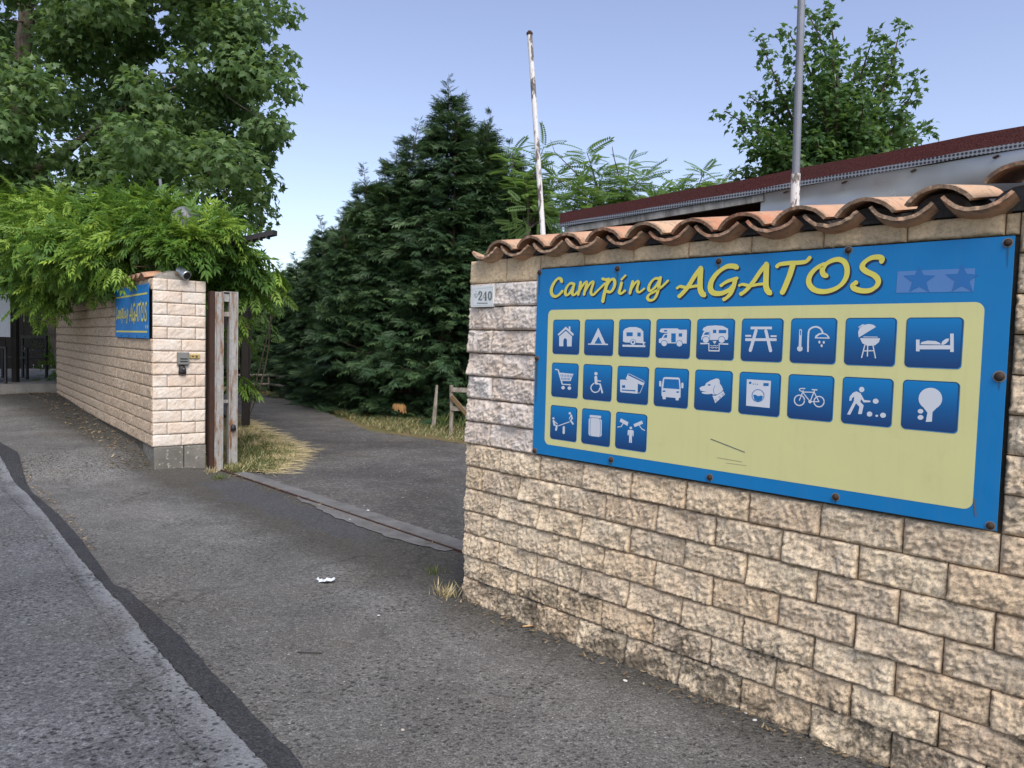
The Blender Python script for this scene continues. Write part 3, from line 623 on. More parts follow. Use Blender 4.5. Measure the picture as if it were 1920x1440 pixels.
# pictograms
cC = lambda x, y: (1000 + x / 4.8, 560 + y / 4.8)
cD = lambda x, y: (1380 + x / 4, 560 + y / 4)
def ell(cx, cy, rx, ry=None, n=22): ry = ry or rx; return [(cx + rx * math.cos(2 * math.pi * k / n), cy + ry * math.sin(2 * math.pi * k / n)) for k in range(n)]
def box4(a, b, c, d): return [(a, b), (c, b), (c, d), (a, d)]
W_, K_ = 'w', 'k'
def P(p, c=W_): return ('p', c, p)
def Ln(p, wd, c=W_, sm=True): return ('l', c, p, wd, sm)
def E_(x, y, r, r2=None, c=W_): return ('p', c, ell(x, y, r, r2))
def Rg(x, y, r, wd, c=W_): return ('l', c, ell(x, y, r, r * 1.02, 24) + [ell(x, y, r, r * 1.02, 24)[0]], wd, False)
ICON = {
 (0, 0, 'house'): (cC, [P([(222, 322), (296, 252), (322, 276), (322, 250), (337, 250), (337, 290), (368, 318), (366, 330), (356, 333), (296, 276), (232, 333)]), P([(236, 340), (296, 290), (352, 340), (348, 430), (306, 430), (306, 375), (300, 358), (282, 358), (274, 375), (274, 428), (236, 428)])]),
 (0, 1, 'tent'): (cC, [P([(588, 262), (652, 405), (676, 407), (674, 418), (496, 414), (497, 404), (520, 404)]), P([(590, 340), (622, 406), (553, 405)], K_)]),
 (0, 2, 'caravan'): (cC, [P([(812, 292), (830, 270), (870, 256), (930, 256), (970, 270), (993, 295), (995, 388), (1012, 391), (1012, 399), (985, 402), (940, 398), (830, 394), (810, 385)]), P(box4(842, 303, 898, 338), K_), P(box4(940, 305, 970, 340), K_), E_(900, 391, 27, c=K_), E_(900, 391, 23), E_(900, 391, 11, c=K_), E_(996, 408, 8), P([(806, 414), (1012, 419), (1012, 437), (806, 432)])]),
 (0, 3, 'camper'): (cC, [P([(1138, 295), (1150, 272), (1170, 268), (1300, 268), (1318, 280), (1386, 280), (1383, 404), (1345, 404), (1208, 402), (1150, 402), (1132, 395), (1134, 362), (1160, 352), (1180, 318), (1210, 315), (1210, 308), (1155, 305)]), P(box4(1178, 282, 1208, 296), K_), P([(1172, 352), (1190, 325), (1208, 325), (1206, 352)], K_), P(box4(1245, 312, 1285, 393), K_), P(box4(1312, 312, 1342, 342), K_), E_(1181, 402, 30, c=K_), E_(1181, 402, 25), E_(1318, 405, 30, c=K_), E_(1318, 405, 25)]),
 (0, 4, 'camper over a drain'): (cC, [P([(1525, 285), (1535, 262), (1570, 246), (1640, 240), (1710, 246), (1755, 270), (1757, 345), (1750, 370), (1590, 372), (1514, 370), (1516, 345), (1535, 300), (1545, 292)]), P(box4(1620, 280, 1650, 310), K_), P(box4(1672, 281, 1740, 311), K_), P([(1535, 325), (1555, 302), (1585, 302), (1582, 325)], K_), Ln([(1592, 295), (1592, 365)], 4, K_), E_(1556, 370, 32, c=K_), E_(1556, 370, 27), E_(1699, 370, 32, c=K_), E_(1699, 370, 27), Ln([(1512, 404), (1584, 404), (1584, 468), (1676, 470), (1676, 406), (1752, 409)], 14, W_, False), P([(1616, 382), (1654, 382), (1636, 408)]), Ln([(1600, 420), (1616, 427), (1634, 420), (1650, 427), (1664, 420)], 6), Ln([(1600, 438), (1616, 445), (1634, 438), (1650, 445), (1664, 438)], 6)]),
 (0, 5, 'picnic table'): (cD, [P(box4(112, 210, 272, 230)), P(box4(72, 272, 116, 286)), P(box4(262, 275, 307, 288)), P(box4(72, 297, 307, 318)), Ln([(153, 240), (110, 388)], 24), Ln([(227, 242), (262, 390)], 24)]),
 (0, 6, 'hot shower'): (cD, [Ln([(487, 238), (482, 370)], 20), E_(481, 375, 21), Ln([(487, 240), (486, 272)], 8, K_), Ln([(542, 394), (546, 260), (562, 225), (600, 211), (635, 224), (652, 252)], 13), P([(592, 298), (600, 276), (625, 260), (650, 254), (680, 263), (700, 283), (706, 300)]), P([(606, 290), (630, 270), (655, 265), (680, 274), (692, 291)], K_), E_(628, 326, 8, 11), E_(661, 328, 8, 11), E_(645, 353, 8, 11)]),
 (0, 7, 'barbecue'): (cD, [P([(1052, 212), (922, 292), (918, 250), (930, 220), (960, 197), (1000, 190), (1032, 196)]), Ln([(925, 214), (955, 195)], 8), P([(932, 296), (1083, 297), (1075, 325), (1045, 350), (990, 355), (950, 335)]), Ln([(960, 287), (1062, 288)], 6), Ln([(968, 350), (945, 441)], 9), Ln([(990, 352), (988, 430)], 9), Ln([(1030, 352), (1048, 444)], 9), Ln([(960, 392), (1038, 390)], 8)]),
 (0, 8, 'bed'): (cD, [P(box4(1608, 262, 1635, 400)), P(box4(1352, 307, 1379, 395)), P(box4(1376, 349, 1610, 380)), P([(1384, 342), (1395, 325), (1440, 315), (1500, 318), (1532, 333), (1538, 344)]), P([(1540, 344), (1550, 320), (1575, 302), (1600, 298), (1596, 318), (1575, 338), (1555, 347)])]),
 (1, 0, 'shopping trolley'): (cC, [Ln([(205, 637), (227, 641), (264, 770), (335, 775)], 12, W_, False), P([(240, 665), (365, 677), (338, 742), (262, 740)])] + [Ln([(252 + 14 * i, 682 + i), (254 + 13.4 * i, 700 + i)], 5, K_) for i in range(8)] + [Ln([(259 + 12 * i, 712 + i * .6), (261 + 11.4 * i, 727 + i * .6)], 5, K_) for i in range(7)] + [E_(272, 801, 16), E_(329, 805, 16)]),
 (1, 1, 'wheelchair user'): (cC, [E_(567, 675, 15), Ln([(566, 706), (568, 758)], 25), Ln([(568, 765), (604, 768), (624, 845)], 15, W_, False), Ln([(578, 738), (608, 742)], 10), Ln([(548, 762), (526, 785), (523, 812), (540, 836), (566, 843), (592, 830), (602, 805)], 10)]),
 (1, 2, 'bank cards'): (cC, [Ln([(838, 722), (857, 677), (866, 676), (998, 742), (1002, 756), (964, 846), (945, 851)], 5, W_, False), P([(836, 722), (850, 686), (999, 758), (990, 782)]), P([(790, 728), (938, 735), (945, 745), (942, 850), (935, 855), (790, 842), (785, 835), (784, 735)]), P(box4(802, 778, 830, 803), K_)] + [Ln([(803 + i * 11, 822 + i * .6), (809 + i * 11, 822.5 + i * .6)], 10, K_) for i in range(11)]),
 (1, 3, 'bus'): (cC, [P([(1172, 712), (1190, 705), (1310, 710), (1322, 720), (1330, 800), (1327, 892), (1312, 895), (1312, 915), (1285, 915), (1283, 893), (1195, 885), (1195, 905), (1168, 905), (1165, 880), (1157, 870), (1158, 790)]), P([(1182, 722), (1312, 728), (1320, 815), (1172, 805)], K_), Ln([(1146, 750), (1146, 782)], 20), Ln([(1345, 765), (1345, 797)], 20), E_(1180, 832, 14, 7, K_), E_(1303, 840, 14, 7, K_)]),
 (1, 4, 'dog with collar'): (cC, [P([(1498, 805), (1515, 790), (1545, 785), (1560, 760), (1600, 735), (1650, 718), (1672, 722), (1682, 740), (1680, 760), (1700, 790), (1712, 820), (1690, 845), (1660, 860), (1625, 866), (1610, 855), (1575, 860), (1540, 858), (1515, 847), (1524, 840), (1562, 838), (1510, 829)]), P([(1615, 872), (1642, 874), (1712, 832), (1728, 862), (1640, 940)]), E_(1586, 776, 13, 7, K_), Ln([(1640, 780), (1625, 820), (1635, 860), (1665, 860), (1700, 838)], 4, K_), Rg(1645, 915, 7, 3, K_), Rg(1680, 888, 7, 3, K_), Rg(1708, 862, 7, 3, K_)]),
 (1, 5, 'washing machine'): (cD, [P([(84, 604), (265, 616), (255, 820), (78, 802)]), E_(109, 631, 10, c=K_), E_(132, 640, 4, c=K_), E_(147, 641, 4, c=K_), E_(163, 642, 4, c=K_), P(box4(208, 633, 248, 655), K_), Rg(168, 727, 45, 5, K_), P([(131, 720), (150, 721), (170, 731), (190, 725), (206, 733), (196, 760), (168, 771), (142, 760)], K_)]),
 (1, 6, 'bicycle'): (cD, [Rg(478, 762, 38, 9), Rg(625, 772, 38, 9), Ln([(478, 762), (507, 690)], 8), Ln([(505, 700), (590, 702)], 8), Ln([(505, 705), (558, 772), (625, 772)], 8, W_, False), Ln([(592, 688), (558, 772)], 8), Ln([(590, 705), (625, 772)], 8), Ln([(574, 682), (610, 684)], 9), Ln([(520, 674), (484, 675), (480, 688), (498, 694)], 8), E_(558, 772, 13)]),
 (1, 7, 'bowls player'): (cD, [E_(945, 681, 20), P([(905, 695), (935, 708), (965, 760), (1010, 765), (1010, 776), (960, 778), (940, 752), (935, 775), (960, 800), (945, 865), (918, 865), (928, 810), (902, 785), (858, 870), (835, 868), (885, 770), (890, 735), (872, 745), (868, 765), (852, 765), (855, 735), (880, 705)]), E_(1050, 769, 22, 19), E_(1004, 865, 21, 19), E_(1058, 878, 11, 8), E_(1105, 874, 22, 19)]),
 (1, 8, 'table tennis bat'): (cD, [E_(1460, 750, 89, 82), P([(1396, 800), (1520, 806), (1476, 850), (1471, 922), (1425, 924), (1438, 855)]), E_(1386, 844, 21, 17), E_(1386, 890, 22, 18)]),
 (2, 0, 'seesaw'): (cC, [E_(184, 1077, 10), Ln([(186, 1100), (194, 1138), (214, 1142), (208, 1180)], 18, W_, False), Ln([(195, 1105), (220, 1128)], 8), Ln([(230, 1143), (327, 1109)], 8), Ln([(278, 1156), (277, 1208)], 20), E_(332, 1031, 11), Ln([(344, 1048), (353, 1082), (338, 1094), (360, 1126)], 16, W_, False), Ln([(342, 1050), (328, 1082)], 8)]),
 (2, 1, 'glass jar'): (cC, [P([(510, 1050), (520, 1046), (612, 1055), (614, 1070), (608, 1076), (512, 1066)]), P([(515, 1070), (605, 1080), (620, 1095), (618, 1232), (600, 1245), (515, 1235), (500, 1220), (502, 1085)]), Ln([(524, 1074), (516, 1100), (515, 1210), (524, 1238)], 4, K_), Ln([(596, 1080), (606, 1105), (605, 1220), (596, 1246)], 4, K_)]),
 (2, 2, 'security cameras above a person'): (cC, [P([(792, 1077), (860, 1112), (850, 1145), (780, 1105)]), Ln([(812, 1122), (795, 1150), (762, 1155)], 8, W_, False), P([(905, 1130), (980, 1097), (992, 1125), (915, 1155)]), Ln([(955, 1138), (980, 1172), (1006, 1185)], 8, W_, False), E_(881, 1163, 12), P([(858, 1180), (900, 1182), (907, 1195), (905, 1238), (897, 1240), (894, 1205), (891, 1240), (890, 1298), (880, 1298), (879, 1245), (877, 1296), (865, 1295), (866, 1205), (861, 1232), (852, 1227), (853, 1190)])]),
}
TS = .1665
for (r_, c_, nm), (fn, prims) in ICON.items():
    x0 = .643 + c_ * .1978; z1 = 1.5525 - r_ * .2075; x1, z0 = x0 + TS, z1 - TS + .003
    Flat(SY - .0010).poly(rrect(x0 + .005, z0 - .005, x1 + .005, z1 - .002, .014)).build('tile_shade', M_TSH, sign) if False else None
    e = Flat(SY - .0014).poly(rrect(x0 + .0025, z0 - .003, x1 + .0025, z1 - .002, .013)).build('pictogram_tile', M_TEDGE2, sign, label='blue square pictogram of a ' + nm if not nm.endswith('s') else 'blue square pictogram of ' + nm)
    Flat(SY - .0018).poly(rrect(x0, z0, x1, z1, .013)).build('tile_rim', M_TEDGE, e)
    Flat(SY - .0022).poly(rrect(x0 + .0025, z0 + .001, x1 - .0035, z1 - .0035, .011)).build('tile_face', M_GRAD, e)
    fw = Flat(SY - .0028); fk = Flat(SY - .0028)
    fw.k = fk.k = 0; kk = 0
    for pr in prims:
        tgt = fw if pr[1] == W_ else fk
        if pr[0] == 'p': polys = [pr[2]]
        else: polys = ribbon_quads(smooth_path(pr[2], 4) if (pr[4] and len(pr[2]) > 2) else [Vector(p) for p in pr[2]], pr[3])
        kk += 1
        if pr[1] == K_ and (pr[0] == 'p' or sum(1 for z_ in prims if z_[0] == 'l' and z_[1] == K_) <= 4):
            own = Flat(SY - .0028)
            for q in polys: own.poly([RW(*fn(*p), SY) for p in q], dy=kk * .00005 + (.00002 if len(q) == 10 else 0))
            own.build('pictogram_cutout', M_CUT, e); continue
        for q in polys: tgt.poly([RW(*fn(*p), SY) for p in q], dy=kk * .00005 + (.00002 if len(q) == 10 else 0))
    fw.build('pictogram', M_WHITE, e); fk.build('pictogram_cutout', M_CUT, e)

# house number
num = empty('house_number_plate', O1, A1, label='small white marble house number plate reading 240 at the wall corner', cat='number plate')
M_PLATE = print_mat('white_marble', (.62, .64, .62), .06, .4); M_GREYTXT = print_mat('grey_engraving', (.13, .135, .14), .15)
MB().box(.042, -.034, 1.622, .216, -.016, 1.735).build('plate', M_PLATE, num, bevel=.002)
c9 = lambda x, y: (860 + x / 10.287, 480 + y / 10.287)
dg = Flat(-.0350)
for di, (wd, pts) in enumerate([(26, [(392, 740), (396, 700), (418, 688), (440, 705), (438, 745), (412, 800), (388, 842)]), (22, [(388, 842), (410, 838), (425, 852), (446, 838)]), (10, [(446, 845), (450, 815)]),
                (10, [(520, 690), (468, 800), (545, 800)]), (30, [(520, 700), (520, 850)]), (10, [(500, 852), (545, 850)]),
                (26, [(600, 690), (580, 720), (578, 790), (592, 838), (605, 846)]), (26, [(605, 688), (626, 715), (628, 790), (618, 830), (604, 846)]),
                (7, [(305, 735), (330, 728), (358, 735), (362, 770), (335, 800), (310, 775), (305, 735)]), (9, [(325, 680), (340, 685)]), (6, [(330, 740), (335, 780)])]):
    for q in ribbon_quads(smooth_path(pts, 4), wd): dg.poly([RW(*c9(*p), -.035) for p in q], di * .00005 + (.00002 if len(q) > 4 else 0))
for i in range(13):
    x = 355 + i * 16
    for q in ribbon_quads([Vector((x, 905 - (i % 3) * 3)), Vector((x + 9, 918))], 9): dg.poly([RW(*c9(*p), -.035) for p in q])
dg.build('engraving', M_GREYTXT, num)
fr = Flat(-.0346)
for a, b in (((275, 640), (650, 605)), ((650, 605), (645, 945)), ((645, 945), (275, 955)), ((275, 955), (275, 640))):
    for q in ribbon_quads([Vector(a), Vector(b)], 5): fr.poly([RW(*c9(*p), -.035) for p in q])
fr.build('engraved_border', flat('pale_engraving', (.42, .44, .44)), num)

# ------------------------------------------------------------------ pillar wall on the far side of the entrance
EW = 1.87 * PB; SL = 7.2; HL = 14 * H
pil = empty('stone_wall', O2, A2, label='long split stone wall with a pale narrow end beside the rusty gate posts', cat='wall')
MB().box(.016, .016, -.2, EW - .004, SL, Z2 + HL - .003).build('wall_core', M_CORE, pil)
for r in range(14):
    z0, z1 = Z2 + r * H, Z2 + (r + 1) * H
    js = [0, .5, 1.5, 1.87] if r % 2 == 1 else [0, 1.0, 1.87]
    if r in (6, 7): js = [0, .93, 1.87] if r == 6 else [0, 1.87]
    for a, b in zip(js, js[1:]): put_brick(pil, a * PB, b * PB, z0, z1, M_END, .0105, .013)
    # street face
    spans = []; u = 0.0 if r % 2 == 0 else -.5
    while u * PB < SL: spans.append((max(.001, u * PB), min(SL, (u + 1) * PB))); u += 1
    for a, b in spans:
        if 9 <= r < 13 and a > .0 and b < 1.78: continue
        if a < 3.1: put_brick(pil, a, b, z0, z1, M_STREET, .0135, .015, axis='y', y=.0)
# distant courses of the same face, too narrow to pick apart
fv, ff, o_ = [], [], 0
for r in range(14):
    z0 = Z2 + r * H; u = 0.0 if r % 2 == 0 else -.5
    while u * PB < SL:
        a, b = max(.001, u * PB), min(SL, (u + 1) * PB); u += 1
        if a < 3.1: continue
        me = brick_mesh(PB, H, random.randrange(5), .03, .015); n = len(me.vertices)
        co = np.empty(n * 3, np.float32); me.vertices.foreach_get('co', co); co = co.reshape(-1, 3)
        V = np.stack([co[:, 1], a + (1 - co[:, 0] / PB) * (b - a), co[:, 2] + z0], -1)
        t = np.array([p.vertices[:] for p in me.polygons]); fv.append(V); ff.append(t + o_); o_ += n
mesh_obj('brick_courses', tri_mesh('brick_courses', np.concatenate(fv), np.concatenate(ff)), M_STREET, pil, kind='stuff')
# concrete foot
cb = MB().box(.012, -.012, -.15, .30, .5, Z2 - .003); cb.build('concrete_foot', M_CONC, pil, bevel=.01)
MB().box(.308, -.004, -.15, EW + .006, .5, Z2 - .004).build('concrete_foot', M_CONC, pil, bevel=.01)
# tiles on the pillar wall run along the street face
for kx in range(16):
    y = .25 + kx * TP
    o = mesh_obj('roof_tile', cov_me[kx % 4], None, pil, (-.05, y, Z2 + HL + .012)); o.rotation_euler = (R(13), 0, -math.pi / 2)
    o = mesh_obj('roof_tile', pan_me[kx % 4], None, pil, (-.058, y + TP / 2, Z2 + HL + .058)); o.rotation_euler = (R(13), math.pi, -math.pi / 2)
V = []; nn = 10
for yy in (.0, .20):
    for j in range(nn + 1):
        a = -math.pi / 2 + math.pi * j / nn; V.append((.20 + .16 * math.sin(a), yy + random.uniform(-.006, .006) + .012, Z2 + HL - .003 + (.085 + random.uniform(-.008, .008)) * max(0, math.cos(a)) ** .7))
mesh_obj('cap_mortar', pmesh('cap_mortar', V, [(j, j + 1, nn + 2 + j, nn + 1 + j) for j in range(nn)] + [tuple(range(nn, -1, -1)), tuple(range(nn + 1, 2 * nn + 2))]), M_MORTAR_L, pil)
# second sign
s2 = empty('sign_board', O2, A2, label='smaller plain blue camping sign with yellow lettering on the far wall', cat='sign')
Y0, Y1, ZA, ZB = .035, 1.755, 1.386, 1.955
M_BLUE2 = print_mat('sign_blue_far_wall', (.005, .16, .44), .08, .5, .3, .25)  # own blue of the smaller sign, with more dirt than the big one
MB().box(-.030, Y0, ZA, -.026, Y1, ZB).build('panel', M_BLUE2, s2, bevel=.0008)
def to_street(fl):                       # flats are drawn in (along,height); along runs from the far end to the corner
    fl.v = [(-.030 + (v[1]), Y1 - v[0], v[2]) for v in fl.v]; return fl
W2 = Y1 - Y0
ul = [p for q, _ in LETUV for p in q]; umin, umax = min(p[0] for p in ul), max(p[0] for p in ul); vmin, vmax = min(p[1] for p in ul), max(p[1] for p in ul)
f = Flat(-.0010); fs = Flat(-.0004)
for q, d_y in LETUV:
    uv = [(.05 + (a - umin) / (umax - umin) * (W2 - .12), 1.535 + (b - vmin) / (vmax - vmin) * .25) for a, b in q]; f.poly(uv, d_y); fs.poly([(a + .006, b - .006) for a, b in uv], d_y * .3)
to_street(f).build('lettering', M_YTXT, s2); to_street(fs).build('lettering_shadow', M_NAVY, s2)
f = Flat(-.0006)
for a, b in ((1.446, 1.464), (1.846, 1.864)): f.poly([(.06, a), (W2 - .06, a), (W2 - .06, b), (.06, b)])
to_street(f).build('yellow_line', M_YTXT, s2)
for cx in (W2 - .13, W2 - .05):
    f = Flat(-.0006); f.poly([(cx + (.030 if i % 2 == 0 else .012) * math.sin(i * math.pi / 5), 1.508 + (.030 if i % 2 == 0 else .012) * math.cos(i * math.pi / 5)) for i in range(10)]); to_street(f).build('star', M_YTXT, s2)
for yy in (.15, .55, .95, 1.35):
    for zz in (ZA + .02, ZB - .02):
        MB().lathe([(.008, 0), (.006, .006)], (-.030, Y0 + yy, zz), 10, Matrix.Rotation(-math.pi / 2, 3, 'Y')).build('bolt', M_BOLT, s2)
# fittings on the pillar end
M_STEEL = flat('brushed_steel', (.42, .44, .46), .38, .5, .8, .1, 30); M_BLACK = flat('black_plastic', (.018, .018, .02), .45, .4); M_GREYM = flat('grey_metal_box', (.20, .20, .185), .5, .4, .3)
sc2 = empty('security_camera', w2(.29, .02), A2, label='small silver cylinder security camera on the pillar top', cat='camera')
Mx = (Matrix.Rotation(.35, 3, 'Z') @ Matrix.Rotation(math.pi / 2 + .42, 3, 'X'))
MB().lathe([(.046, -.075), (.047, .055), (.043, .062)], (0, -.06, 2.075), 22, Mx).build('body', M_STEEL, sc2, smooth=False)
MB().lathe([(.039, 0), (.037, .004)], Vector((0, -.06, 2.075)) + Mx @ Vector((0, 0, .0605)), 20, Mx).build('lens', M_BLACK, sc2)
MB().box(-.075, -.03, 2.055, -.02, .07, 2.095).build('bracket', flat('ochre_bracket', (.25, .17, .09)), sc2, bevel=.004)
kb = empty('intercom_box', w2(.289, -.014), A2, label='square grey metal intercom box with two dark slots on the pillar', cat='intercom')
MB().box(-.058, -.030, 1.118, .058, .01, 1.252).build('housing', M_GREYM, kb, bevel=.004)
MB().box(-.058 + .008, -.0335, 1.126, .05, -.0300, 1.244).build('face_plate', flat('grey_plate', (.25, .25, .225), .45, .4, .4), kb, bevel=.001)
for zz in (1.176, 1.148): MB().box(-.035, -.036, zz, .04, -.0333, zz + .012).build('slot', M_BLACK, kb)
ks = empty('key_switch', w2(.41, -.012), A2, label='small yellow brass key switch plate right of the grey box', cat='key switch')
MB().box(-.05, -.012, 1.186, .05, .01, 1.232).build('plate', flat('brass_yellow', (.52, .38, .14), .45, .5, .3), ks, bevel=.004)
MB().lathe([(.012, 0), (.011, .008), (.004, .009)], (.015, -.012, 1.210), 14, Matrix.Rotation(math.pi / 2, 3, 'X')).build('lock', flat('bronze', (.20, .13, .06), .5, .5, .5), ks)
MB().box(-.035, -.016, 1.206, -.012, -.0115, 1.214).build('slot', M_BLACK, ks)
kf = empty('key_reader', w2(.284, -.012), A2, label='black rounded fob reader below the grey box', cat='reader')
MB().lathe([(.037, -.052), (.039, -.03), (.036, 0), (.027, .028), (.013, .042)], (0, -.008, 1.072), 18, Matrix.Diagonal((1, .55, 1))).build('housing', M_BLACK, kf, smooth=True)
MB().lathe([(.010, 0), (.009, .004)], (.008, -.0285, 1.078), 12, Matrix.Rotation(math.pi / 2, 3, 'X')).build('button', M_GREYM, kf)

# ------------------------------------------------------------------ rusty gate frame
gp = empty('gateway', w2(EW + .03, -.05), A2, label='pair of tall rusty steel gate posts standing against the pale wall end', cat='gateposts')
PH = 1.905
def channel(x0, wdt, dep, parent):
    t = .009; V = []
    b = MB()
    b.box(x0, 0, -.05, x0 + wdt, t, PH)
    b.box(x0, t, -.05, x0 + t, dep, PH); b.box(x0 + wdt - t, t, -.05, x0 + wdt, dep, PH)
    b.box(x0 - .003, -.012, -.05, x0 + .010, 0, PH); b.box(x0 + wdt - .010, -.012, -.05, x0 + wdt + .003, 0, PH)
    return b.build('post', M_RUST, parent, bevel=.002)
d_ = .075
channel(.052, .085, .10, gp); channel(.205, .085, .10, gp)
MB().box(.0, -.004, -.05, .046, .09, PH + .005).build('post_flange', M_RUSTD, gp, bevel=.002)
for zz, hh in ((PH - .10, .085), (PH - .26, .05)): MB().box(.138, .012, zz, .218 if hh < .06 else .204, .022, zz + hh).build('cross_bar', M_RUST, gp, bevel=.002)
MB().box(.138, .03, .70, .204, .045, .735).build('cross_bar', M_RUST, gp, bevel=.002)
MB().box(.138, -.004, PH + .001, .295, .10, PH + .011).build('cap_plate', M_RUST, gp)
MB().lathe([(.026, 0), (.030, .02), (.026, .05), (.012, .065)], (.248, -.006, .40), 14, Matrix.Diagonal((1, .9, 1))).build('stop_bumper', M_BLACK, gp, smooth=True)

# ------------------------------------------------------------------ poles
def peel():
    m = Mat('peeling_white_pole', .6, .3); z = m.noise(22, 5, .65, m.vmul(m.pos(), (1, 1, .25)))
    m.col(m.mix(m.ramp(z, [(.52, 0), (.56, 1)]), (.62, .60, .58), m.ramp(m.noise(60), [(.3, (.08, .065, .06)), (.7, (.20, .17, .15))]))); return m.m
M_PEEL = peel(); M_GALV = flat('galvanised_steel', (.19, .20, .225), .55, .4, .25, .3, 8)
def wallpt(u, off, z): v = O1 + U1 * u + I1 * off; v.z = z; return v
def pole(base, top, rad, mat, label, cap=None, sleeve=None, group=None):
    e = empty('metal_pole', base, label=label, cat='pole', group=group); d = top - base
    e.location.z = 0; b0 = Vector((0, 0, 0)); foot = Vector((0, 0, base.z))
    MB().tube([Vector((0, 0, base.z)) - d * .25, Vector((0, 0, base.z)) + d], [rad, rad * .93], 14).build('shaft', mat, e, smooth=False)
    if cap: MB().lathe([(rad * 1.1, -.012), (rad * 1.2, .0), (rad * .6, .012)], Vector((0, 0, base.z)) + d, 12).build('top_cap', M_RUSTD, e)
    if sleeve: MB().tube([Vector((0, 0, base.z)) - d * .2, Vector((0, 0, base.z)) + d * sleeve], rad * 1.13, 14).build('painted_sleeve', M_PEEL, e)
u0, z0 = RW(1018, 440, .36); u1, z1 = RW(993, 62, .36)
pole(wallpt(u0, .36, z0), wallpt(u1, .36, z1), .0155, M_PEEL, 'leaning thin pole with peeling white paint behind the tiled wall', cap=True)
u0, z0 = RW(1490, 395, .36); u1, z1 = RW(1504, -40, .36)
pole(wallpt(u0, .36, z0), wallpt(u1, .36, z1), .0165, M_GALV, 'grey galvanised pole rising from behind the big sign', sleeve=.16)
pole(at(309, 420, 8.6), at(300, 336, 8.6), .018, M_GALV, 'taller short grey pole poking out of the wisteria')
pole(at(243, 420, 9.6), at(238, 360, 9.6), .018, M_GALV, 'shorter grey pole tip left of the other in the wisteria')
# globe lamp
gc = at(349, 416, 8.25)
gl_ = empty('globe_lamp', (gc.x, gc.y, 0), label='dull grey globe lamp half buried in the wisteria', cat='lamp')
M_GLOBE = flat('dusty_grey_plastic', (.145, .145, .155), .55, .4, 0, .2, 5)
MB().lathe([(.17 * math.sin(math.pi * i / 16) + .001, -.17 * math.cos(math.pi * i / 16)) for i in range(17)], (0, 0, gc.z), 28).build('globe', M_GLOBE, gl_, smooth=True)
MB().lathe([(.06, -.28), (.07, -.2), (.085, -.14)], (.02, 0, gc.z), 18).build('collar', M_GLOBE, gl_, smooth=True)
cc = Vector((.14, .02, gc.z - .12)); MB().lathe([(.10, -.05), (.11, .02), (.07, .06)], cc, 16, Matrix.Rotation(.9, 3, 'Y')).build('lamp_neck', M_GLOBE, gl_, smooth=True)
MB().tube([(0, 0, gc.z - .2), (0, 0, .3)], .03, 10).build('stem', M_BLACK, gl_)
# plank sticking out of the pergola
pa, pb = at(380, 462, 8.5), at(516, 432, 8.3)
pl = empty('pergola_batten', pa, label='dark thin batten jutting out of the wisteria towards the sky', cat='batten')
dv = pb - pa; b = MB(); n_ = dv.cross(Vector((0, 0, 1))).normalized() * .045
b.add([-n_, n_, dv + n_, dv - n_] + [v - Vector((0, 0, .055)) for v in (-n_, n_, dv + n_, dv - n_)], [(0, 1, 2, 3), (7, 6, 5, 4), (0, 4, 5, 1), (1, 5, 6, 2), (2, 6, 7, 3), (3, 7, 4, 0)])
b.build('plank', flat('tarred_wood', (.035, .032, .032), .8), pl)
for t in (.45, .6, .7, .8, .9): MB().box(*(dv * t - Vector((.012, .05, .075))), *(dv * t + Vector((.012, .05, -.0)))).build('cleat', M_BLACK, pl)

# ------------------------------------------------------------------ shed behind the sign wall
SO = 1.2
shed = empty('garden_shed', O1, A1, label='low shed with dark red felt roof edge and metal sheet behind the wall', cat='shed')
(ul_, zl_) = RW(1050, 401, SO); (ur_, zr_) = RW(1920, 236, SO); SR = 4.6; slope = (zr_ - zl_) / (ur_ - ul_)
zt = lambda u: zl_ + slope * (u - ul_)
felt = Mat('red_bitumen_felt', .95, .1); _k = felt.noise(150, 3, .8); felt.col(felt.mix(felt.ramp(felt.noise(3, 4), [(.3, 0), (.7, 1)]), felt.ramp(_k, [(.35, (.045, .014, .014)), (.65, (.12, .04, .038))]), felt.ramp(_k, [(.35, (.06, .02, .018)), (.65, (.10, .045, .042))]))); felt.bump(_k, .7, .004); M_FELT = felt.m
def slab(u0, u1, y0, y1, d0, d1, n=24, wob=0.0):
    V = []; Fc = []
    for i in range(n + 1):
        u = u0 + (u1 - u0) * i / n; w_ = wob * math.sin(i * 1.7) + wob * .6 * math.sin(i * .63 + 1)
        for y, d in ((y0, d0), (y1, d0), (y1, d1), (y0, d1)): V.append((u, y, zt(u) - d + w_))
    for i in range(n):
        for k in range(4): Fc.append((i * 4 + k, (i + 1) * 4 + k, (i + 1) * 4 + (k + 1) % 4, i * 4 + (k + 1) % 4))
    Fc += [(0, 1, 2, 3), (n * 4 + 3, n * 4 + 2, n * 4 + 1, n * 4)]; return V, Fc
mesh_obj('felt_upstand', pmesh('felt', *slab(ul_, SR, SO, SO + .06, -.0, .082, wob=.003)), M_FELT, shed)
mesh_obj('roof_deck', pmesh('deck', *slab(ul_ + .02, SR, SO + .06, SO + 3.2, .03, .10)), M_FELT, shed)
edg = Mat('perforated_edging', .5, .4, .3); _v = edg.voro(58, vec=edg.obj(), rnd=.05); edg.col(edg.ramp(_v.outputs['Distance'], [(.34, (.03, .03, .035)), (.42, (.23, .24, .26))])); 
mesh_obj('edging_strip', pmesh('edging', *slab(ul_, SR, SO - .008, SO - .001, .070, .098, wob=.002)), edg.m, shed)
u_sp = RW(1424, 352, SO)[0]
M_WOODG = bark('weathered_board', (.16, .15, .135), (.36, .34, .31))
